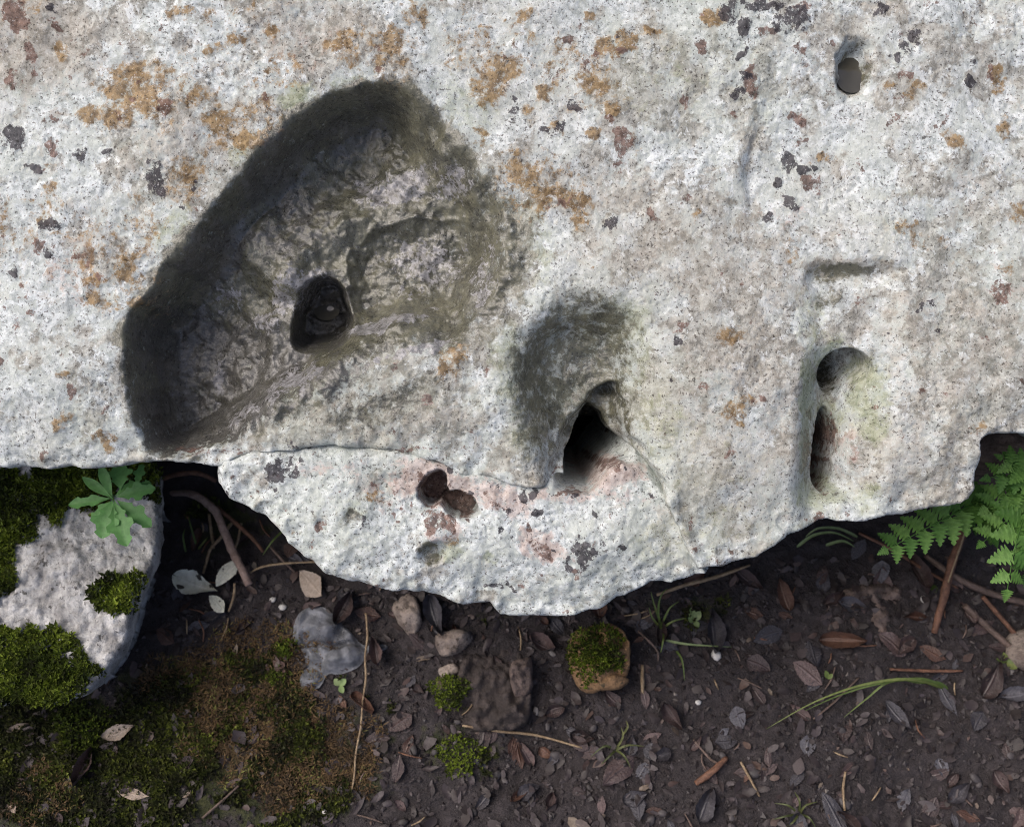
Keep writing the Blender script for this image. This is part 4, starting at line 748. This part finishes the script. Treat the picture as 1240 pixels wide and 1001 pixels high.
def leaflet(name, p0, p1, width, mat, parent, lobes=0, shape=(1.35, 0.8), sag=0.15, fold=0.25, nx=16, origin=None, roll=0.0):
    """a leaf from base p0 to tip p1 (world points), broadest past the middle, with a toothed end"""
    p0 = Vector(p0); p1 = Vector(p1); t = p1-p0; L = t.length; t = t/L; b = Vector((0, 0, 1)).cross(t).normalized(); nrm = t.cross(b)
    q = Matrix.Rotation(roll, 3, t); b = q @ b; nrm = q @ nrm; V = []; F = []; ny = 4; og = Vector(origin) if origin is not None else Vector()
    for i in range(nx+1):
        s = i/nx; wd = math.sin(math.pi*min(1, s**shape[0]*0.985+0.008))**shape[1]*width/2
        if lobes: wd *= 1+0.24*(1 if (int(s*lobes*2) % 2) else -1)*(s > 0.25)
        for j in range(-2, 3):
            u = j/2; V.append(tuple(p0+t*(L*(s+(0.06*abs(u) if lobes else 0)))+b*(u*wd)+nrm*(-sag*L*s*s+fold*abs(u)*wd)-og))
    for i in range(nx):
        for j in range(ny): a = i*5+j; F.append((a, a+5, a+6, a+1))
    me = bpy.data.meshes.new(name); me.from_pydata(V, [], F)
    for p in me.polygons: p.use_smooth = True
    me.update(); return link(name, me, mat, parent)
zs = 0.185
c0 = at(136, 603, 0.275); sed = tag(empty('seedling', tuple(at(137, 600, zs))), 'bright green seedling with star of lobed leaves on the mossy stone', 'seedling')
og = sed.location.copy()
st = tube('stem', [np.array(at(138, 600, zs-0.006))-np.array(og), (np.array(at(136, 601, 0.2))-np.array(og)), np.array(c0)-np.array(og)], [0.0018, 0.0016, 0.0015], G_seed, sed)
for bx, by, tx, ty, wd, z1, lb in ((136, 603, 99, 577, 11, 0.292, 0), (136, 601, 120, 563, 12, 0.296, 0), (146, 594, 144, 560, 25, 0.280, 3), (165, 590, 171, 562, 11, 0.275, 3), (137, 603, 84, 609, 13, 0.282, 2), (137, 604, 122, 647, 26, 0.282, 3),
                                   (138, 604, 150, 655, 24, 0.286, 3), (140, 604, 179, 634, 19, 0.275, 3), (139, 602, 183, 590, 18, 0.282, 3), (139, 600, 165, 585, 15, 0.272, 2), (160, 592, 182, 584, 10, 0.270, 2), (137, 605, 112, 630, 15, 0.275, 2)):
    leaflet('leaf', at(bx, by, 0.275), at(tx, ty, z1), wd*1.2e-3, G_seed, sed, lb, origin=og)

def pinna_mesh():
    V = []; F = []; nx = 24; lob = 6
    for i in range(nx+1):
        s = i/nx; env = (1-s)**0.75*min(1, s*7+0.25)*0.25; k = (s*lob) % 1.0; wd = env*1.15*(0.62+0.75*math.sin(math.pi*min(1, k*1.05))**0.8)+0.004
        for j in range(-2, 3): u = j/2; V.append((s+0.10*abs(u)*(1-s), u*wd, 0.05*abs(u)*wd/0.25-0.14*s*s+0.012*math.cos(k*6.28)*abs(u)))
    for i in range(nx):
        for j in range(4): a = i*5+j; F.append((a, a+5, a+6, a+1))
    me = bpy.data.meshes.new('leaflet'); me.from_pydata(V, [], F)
    for p in me.polygons: p.use_smooth = True
    me.materials.append(G_fern); return me
PINNA = pinna_mesh()
def frond(parent, pts, width, n, seed, og):
    """pts: (px, py, z) from base to tip"""
    r = random.Random(seed); P = smooth_poly([at(*q) for q in pts], 8, closed=False); m = len(P)
    f = tube('frond', P-np.array(og), [0.0014, 0.0011, 0.0006], G_fern, parent, 6, 0.05, seed)
    for i in range(n):
        s = 0.06+0.94*(i/(n-1)); k = min(m-1, s*(m-1)); a = int(k); b = min(a+1, m-1); c = Vector(P[a]*(1-(k-a))+P[b]*(k-a)); t = Vector(P[min(a+2, m-1)]-P[max(a-1, 0)]).normalized()
        sd = Vector((0, 0, 1)).cross(t).normalized(); L = width*(0.35+0.65*math.sin(math.pi*min(1, (1-s)*0.62+0.08)))*(1 if i < n-1 else 1.0)
        for sg in ((1, -1) if i < n-1 else (0,)):
            d = (t*(0.50 if sg else 1)+sd*sg*0.85+Vector((0, 0, r.uniform(-.12, .22)))).normalized(); y = Vector((0, 0, 1)).cross(d).normalized(); z = d.cross(y)
            o = link('leaflet', PINNA, None, f); LL = L*r.uniform(.88, 1.1)*(0.8 if not sg else 1)
            o.matrix_local = Matrix.Translation(c-Vector(og)) @ (Matrix((d, y, z)).transposed().to_4x4()) @ Matrix.Diagonal((LL, LL*1.25, LL, 1))
    return f
fp = tag(empty('fern', tuple(on_ground(1262, 640))), 'leafy green fern with several toothed fronds beside the boulder notch', 'fern'); og = fp.location.copy()
FB = tuple(on_ground(1262, 640))
def fr(pts, w, n, seed): frond(fp, pts, w, n, seed, og)
fr([(1262, 640, 0.01), (1262, 590, .20), (1240, 570, .28), (1200, 578, .29)], 0.042, 8, 1)
fr([(1264, 642, 0.01), (1250, 610, .22), (1232, 650, .28), (1220, 712, .25)], 0.046, 9, 2)
fr([(1262, 644, 0.01), (1252, 615, .22), (1222, 628, .27), (1192, 655, .24)], 0.038, 8, 3)
fr([(1266, 642, 0.01), (1275, 620, .22), (1262, 650, .27), (1246, 694, .25)], 0.046, 9, 4)
fr([(1262, 640, 0.01), (1255, 600, .22), (1228, 594, .27), (1197, 614, .26)], 0.040, 9, 5)
fr([(1266, 640, 0.01), (1290, 600, .22), (1330, 600, .28), (1370, 630, .25)], 0.050, 8, 6)
fr([(1262, 640, 0.01), (1258, 600, .22), (1245, 575, .29), (1215, 556, .30)], 0.038, 8, 9)
f2 = tag(empty('fern', tuple(on_ground(1196, 640))), 'lone drooping fern frond poking out under the boulder rim', 'fern'); og = f2.location.copy()
frond(f2, [(1196, 640, 0.01), (1190, 608, .20), (1140, 630, .27), (1076, 664, .25)], 0.044, 13, 7, og)
f3 = tag(empty('fern', tuple(on_ground(1180, 640))), 'short fern leaf beside the thick reddish stick', 'fern'); og = f3.location.copy()
frond(f3, [(1180, 640, 0.01), (1178, 608, .20), (1174, 620, .24), (1174, 642, .23)], 0.018, 6, 8, og)

def blade(name, pts, width, mat, parent=None, og=(0, 0, 0)):
    P = smooth_poly([np.array(on_ground(x, y, dz)) for x, y, dz in pts], 7, closed=False)-np.array(og); n = len(P); V = []; F = []
    for i in range(n):
        s = i/(n-1); t = Vector(P[min(i+1, n-1)]-P[max(i-1, 0)]).normalized(); b = t.cross(Vector((0, 0, 1))).normalized(); wd = width*GS*0.5*min(1, s*6+0.45)*(1-s**2.2)+0.0002; u = b.cross(t)*wd*0.4
        V += [tuple(Vector(P[i])-b*wd+u), tuple(P[i]), tuple(Vector(P[i])+b*wd+u)]
    for i in range(n-1): a = i*3; F += [(a, a+1, a+4, a+3), (a+1, a+2, a+5, a+4)]
    me = bpy.data.meshes.new(name); me.from_pydata(V, [], F)
    for p in me.polygons: p.use_smooth = True
    me.update(); return link(name, me, mat, parent)
def tuft(name, px, py, label, blades, width=2.4, mat=None, cat='grass'):
    e = tag(empty(name, tuple(on_ground(px, py))), label, cat); og = np.array(e.location)
    for pts in blades: blade('blade', pts, width, mat or G_grass, e, og)
    return e
tuft('grass_tuft', 1146, 832, 'arching green grass blades spanning the open soil', [[(1146, 834, .0), (1125, 826, .02), (1090, 822, .035), (1040, 830, .03), (985, 850, .02), (928, 882, .006)], [(1144, 834, .0), (1110, 823, .025), (1075, 826, .025), (1050, 845, .016), (1022, 868, .006)],
     [(1146, 834, 0), (1118, 822, .026), (1070, 826, .03), (1020, 840, .02), (975, 860, .01)], [(1148, 834, 0), (1135, 826, .012), (1110, 826, .018), (1085, 820, .01)]], 3.2)
tuft('grass_tuft', 800, 752, 'loose grass tuft against the boulder lower rim', [[(800, 760, 0), (797, 740, .03), (800, 722, .05), (808, 712, .05)], [(800, 760, 0), (806, 745, .02), (812, 735, .03), (822, 728, .03)], [(802, 762, 0), (790, 748, .02), (786, 735, .03)], [(803, 765, 0), (803, 775, .02), (800, 790, .01)],
     [(800, 762, 0), (815, 752, .02), (832, 748, .02)], [(801, 758, 0), (793, 735, .03), (788, 716, .04)]], 2.4)
tuft('fallen_grass', 808, 775, 'pale grass blade lying level below the grass tuft', [[(806, 775, .004), (835, 780, .014), (886, 783, .006)]], 2.6, G_pale)
tuft('fallen_grass', 823, 790, 'short curved grass blade beside the pale level one', [[(819, 788, .004), (826, 800, .012), (829, 824, .006)]], 2.4)
tuft('grass_tuft', 745, 905, 'small sparse grass tuft on open soil below the moss capped stone', [[(745, 908, 0), (732, 903, .01), (715, 916, .008)], [(745, 908, 0), (754, 892, .02), (752, 880, .02)], [(745, 908, 0), (760, 902, .012), (780, 903, .006)], [(745, 908, 0), (738, 915, .01), (728, 925, .006)], [(746, 908, 0), (756, 915, .012), (764, 930, .006)], [(753, 890, 0), (760, 880, .01), (758, 872, .006)]], 2.4, G_olive)
tuft('grass_tuft', 968, 985, 'low olive grass tuft below the kinked straw', [[(966, 985, 0), (955, 975, .012), (938, 972, .006)], [(966, 985, 0), (950, 988, .012), (935, 992, .006)], [(968, 985, 0), (975, 975, .012), (990, 970, .006)], [(968, 985, 0), (980, 990, .012), (988, 1002, .006)], [(967, 985, 0), (968, 970, .015), (962, 958, .008)], [(967, 985, 0), (960, 995, .01), (950, 1002, .006)]], 2.2, G_olive)
tuft('grass_tuft', 1010, 655, 'yellowish curling grass blades under the boulder rim', [[(965, 662, .01), (985, 648, .03), (1010, 645, .04), (1034, 655, .02)], [(1038, 650, .01), (1015, 640, .04), (990, 640, .05), (975, 650, .03)], [(1000, 660, .01), (1020, 655, .02), (1035, 662, .01)]], 3.4, G_pale)
tuft('grass_tuft', 240, 640, 'sparse dark grass blades between mossy stone and bent stick', [[(238, 660, 0), (232, 640, .02), (228, 625, .02)], [(225, 668, 0), (222, 650, .02), (224, 640, .02)], [(240, 665, 0), (248, 655, .015), (252, 650, .01)], [(345, 640, .01), (330, 655, .02), (318, 672, .01)]], 2.4)
def sprout(px, py, label, leaves, mat=G_pale, z=None, dz=.0):
    p = on_ground(px, py) if z is None else at(px, py, z); e = tag(empty('sprout', tuple(p)), label, 'sprout'); og = np.array(p)
    for tx, ty, wd in leaves: q = at(tx, ty, p[2]+0.010); leaflet('leaf', p+np.array([0, 0, .003]), q, wd*GS, mat, e, 0, (1.1, 0.7), origin=og)
sprout(840, 752, 'pale green sprout above the level grass blade', [(837, 736, 9), (848, 740, 9), (834, 748, 8), (846, 758, 7)])
sprout(412, 830, 'tiny pale green sprout below the crumpled grey scrap', [(405, 822, 8), (418, 822, 8), (415, 838, 7)])
sprout(1218, 801, 'tiny bright green sprout near the crossed sticks', [(1208, 797, 7), (1216, 790, 6), (1230, 797, 8), (1232, 808, 12)], G_grass)
sprout(1127, 708, 'single small green leaf beside the long brown leaf', [(1124, 698, 8), (1133, 716, 9)], G_grass)
sprout(1002, 822, 'tiny green shoot beside the arching grass blades', [(1000, 812, 6), (1008, 816, 5)], G_grass)

# ------------------------------------------------------------------ crumpled scrap
SCR = [(359, 742), (374, 733), (392, 734), (408, 748), (424, 764), (438, 778), (462, 777), (466, 783), (444, 792), (430, 806), (408, 814), (394, 814), (384, 830), (366, 834), (360, 822), (367, 800), (362, 784), (352, 768)]
def film():
    s = NT('grey_film'); n = s.noise(40, 5, 0.6); n2 = s.noise(220, 4, 0.6); c = s.mix(s.map(n, 0.35, 0.65), (0.085, 0.09, 0.10), (0.21, 0.22, 0.25))
    s.put(s.b.inputs['Base Color'], c); s.put(s.b.inputs['Roughness'], 0.5); s.put(s.b.inputs['Normal'], s.bump(s.math('ADD', n, n2), 0.6, 0.003))
    t = s.t.nodes.new('ShaderNodeBsdfTransparent'); m = s.t.nodes.new('ShaderNodeMixShader'); s.put(m.inputs[0], s.map(s.noise(30, 3, 0.5, w=2.0), 0.35, 0.6, 0.6, 0.95))
    s.t.links.new(t.outputs[0], m.inputs[1]); s.t.links.new(s.b.outputs[0], m.inputs[2]); s.t.links.new(m.outputs[0], s.out.inputs[0]); return s.m
P = px_poly(smooth_poly(SCR, 3), 0.03); lo, hi = P.min(0)-3, P.max(0)+3; X, Y = np.meshgrid(np.arange(lo[0], hi[0], 1.8), np.arange(lo[1], hi[1], 1.8)); sd, qx, qy = sdf(X, Y, P)
keep = sd > -2.4; X2 = np.where(sd < 0, qx, X); Y2 = np.where(sd < 0, qy, Y); c = px_poly([(385, 760), (368, 765), (410, 795), (375, 812)], 0.03)
fold = np.abs(fbm(X2, Y2, 40, 2, 801)); fold2 = np.abs(fbm(X2, Y2, 19, 2, 803))
tri = lambda ang, per, ph: np.abs(((X2*math.cos(ang)+Y2*math.sin(ang)+7*fbm(X2, Y2, 40, 1, 807))/per+ph) % 2-1)
H = 3+8*np.minimum(tri(0.5, 26, .2), tri(2.1, 33, .6))+5*tri(1.2, 19, .1)*tri(2.7, 23, .4)+6*fold+7*dome(X2, Y2, *c[0], 30, 22)-14*dome(X2, Y2, *c[1], 10, 13)+10*dome(X2, Y2, *c[2], 32, 9, -15)-9*np.exp(-((Y2-px_poly([(395, 779)], .03)[0][1]-3*np.sin(X2/9))/4.0)**2)
H = H*(0.35+0.65*sstep(0, 9, sd+5*fbm(X2, Y2, 25, 2, 805))); GZ2 = Gz(X2*1e-3, -Y2*1e-3)
pos = np.stack([X2*1e-3, -Y2*1e-3, GZ2+np.maximum(H, 2.5)*1e-3], -1); idx = np.full(X.shape, -1); idx[keep] = np.arange(keep.sum()); a, b, c_, e = idx[:-1, :-1], idx[:-1, 1:], idx[1:, 1:], idx[1:, :-1]; ok = (a >= 0) & (b >= 0) & (c_ >= 0) & (e >= 0)
o = link('crumpled_scrap', mesh_np('crumpled_scrap', pos[keep], np.stack([a[ok], e[ok], c_[ok], b[ok]], 1)), film()); tag(o, 'crumpled bluish grey translucent scrap with folds on dark soil', 'scrap')
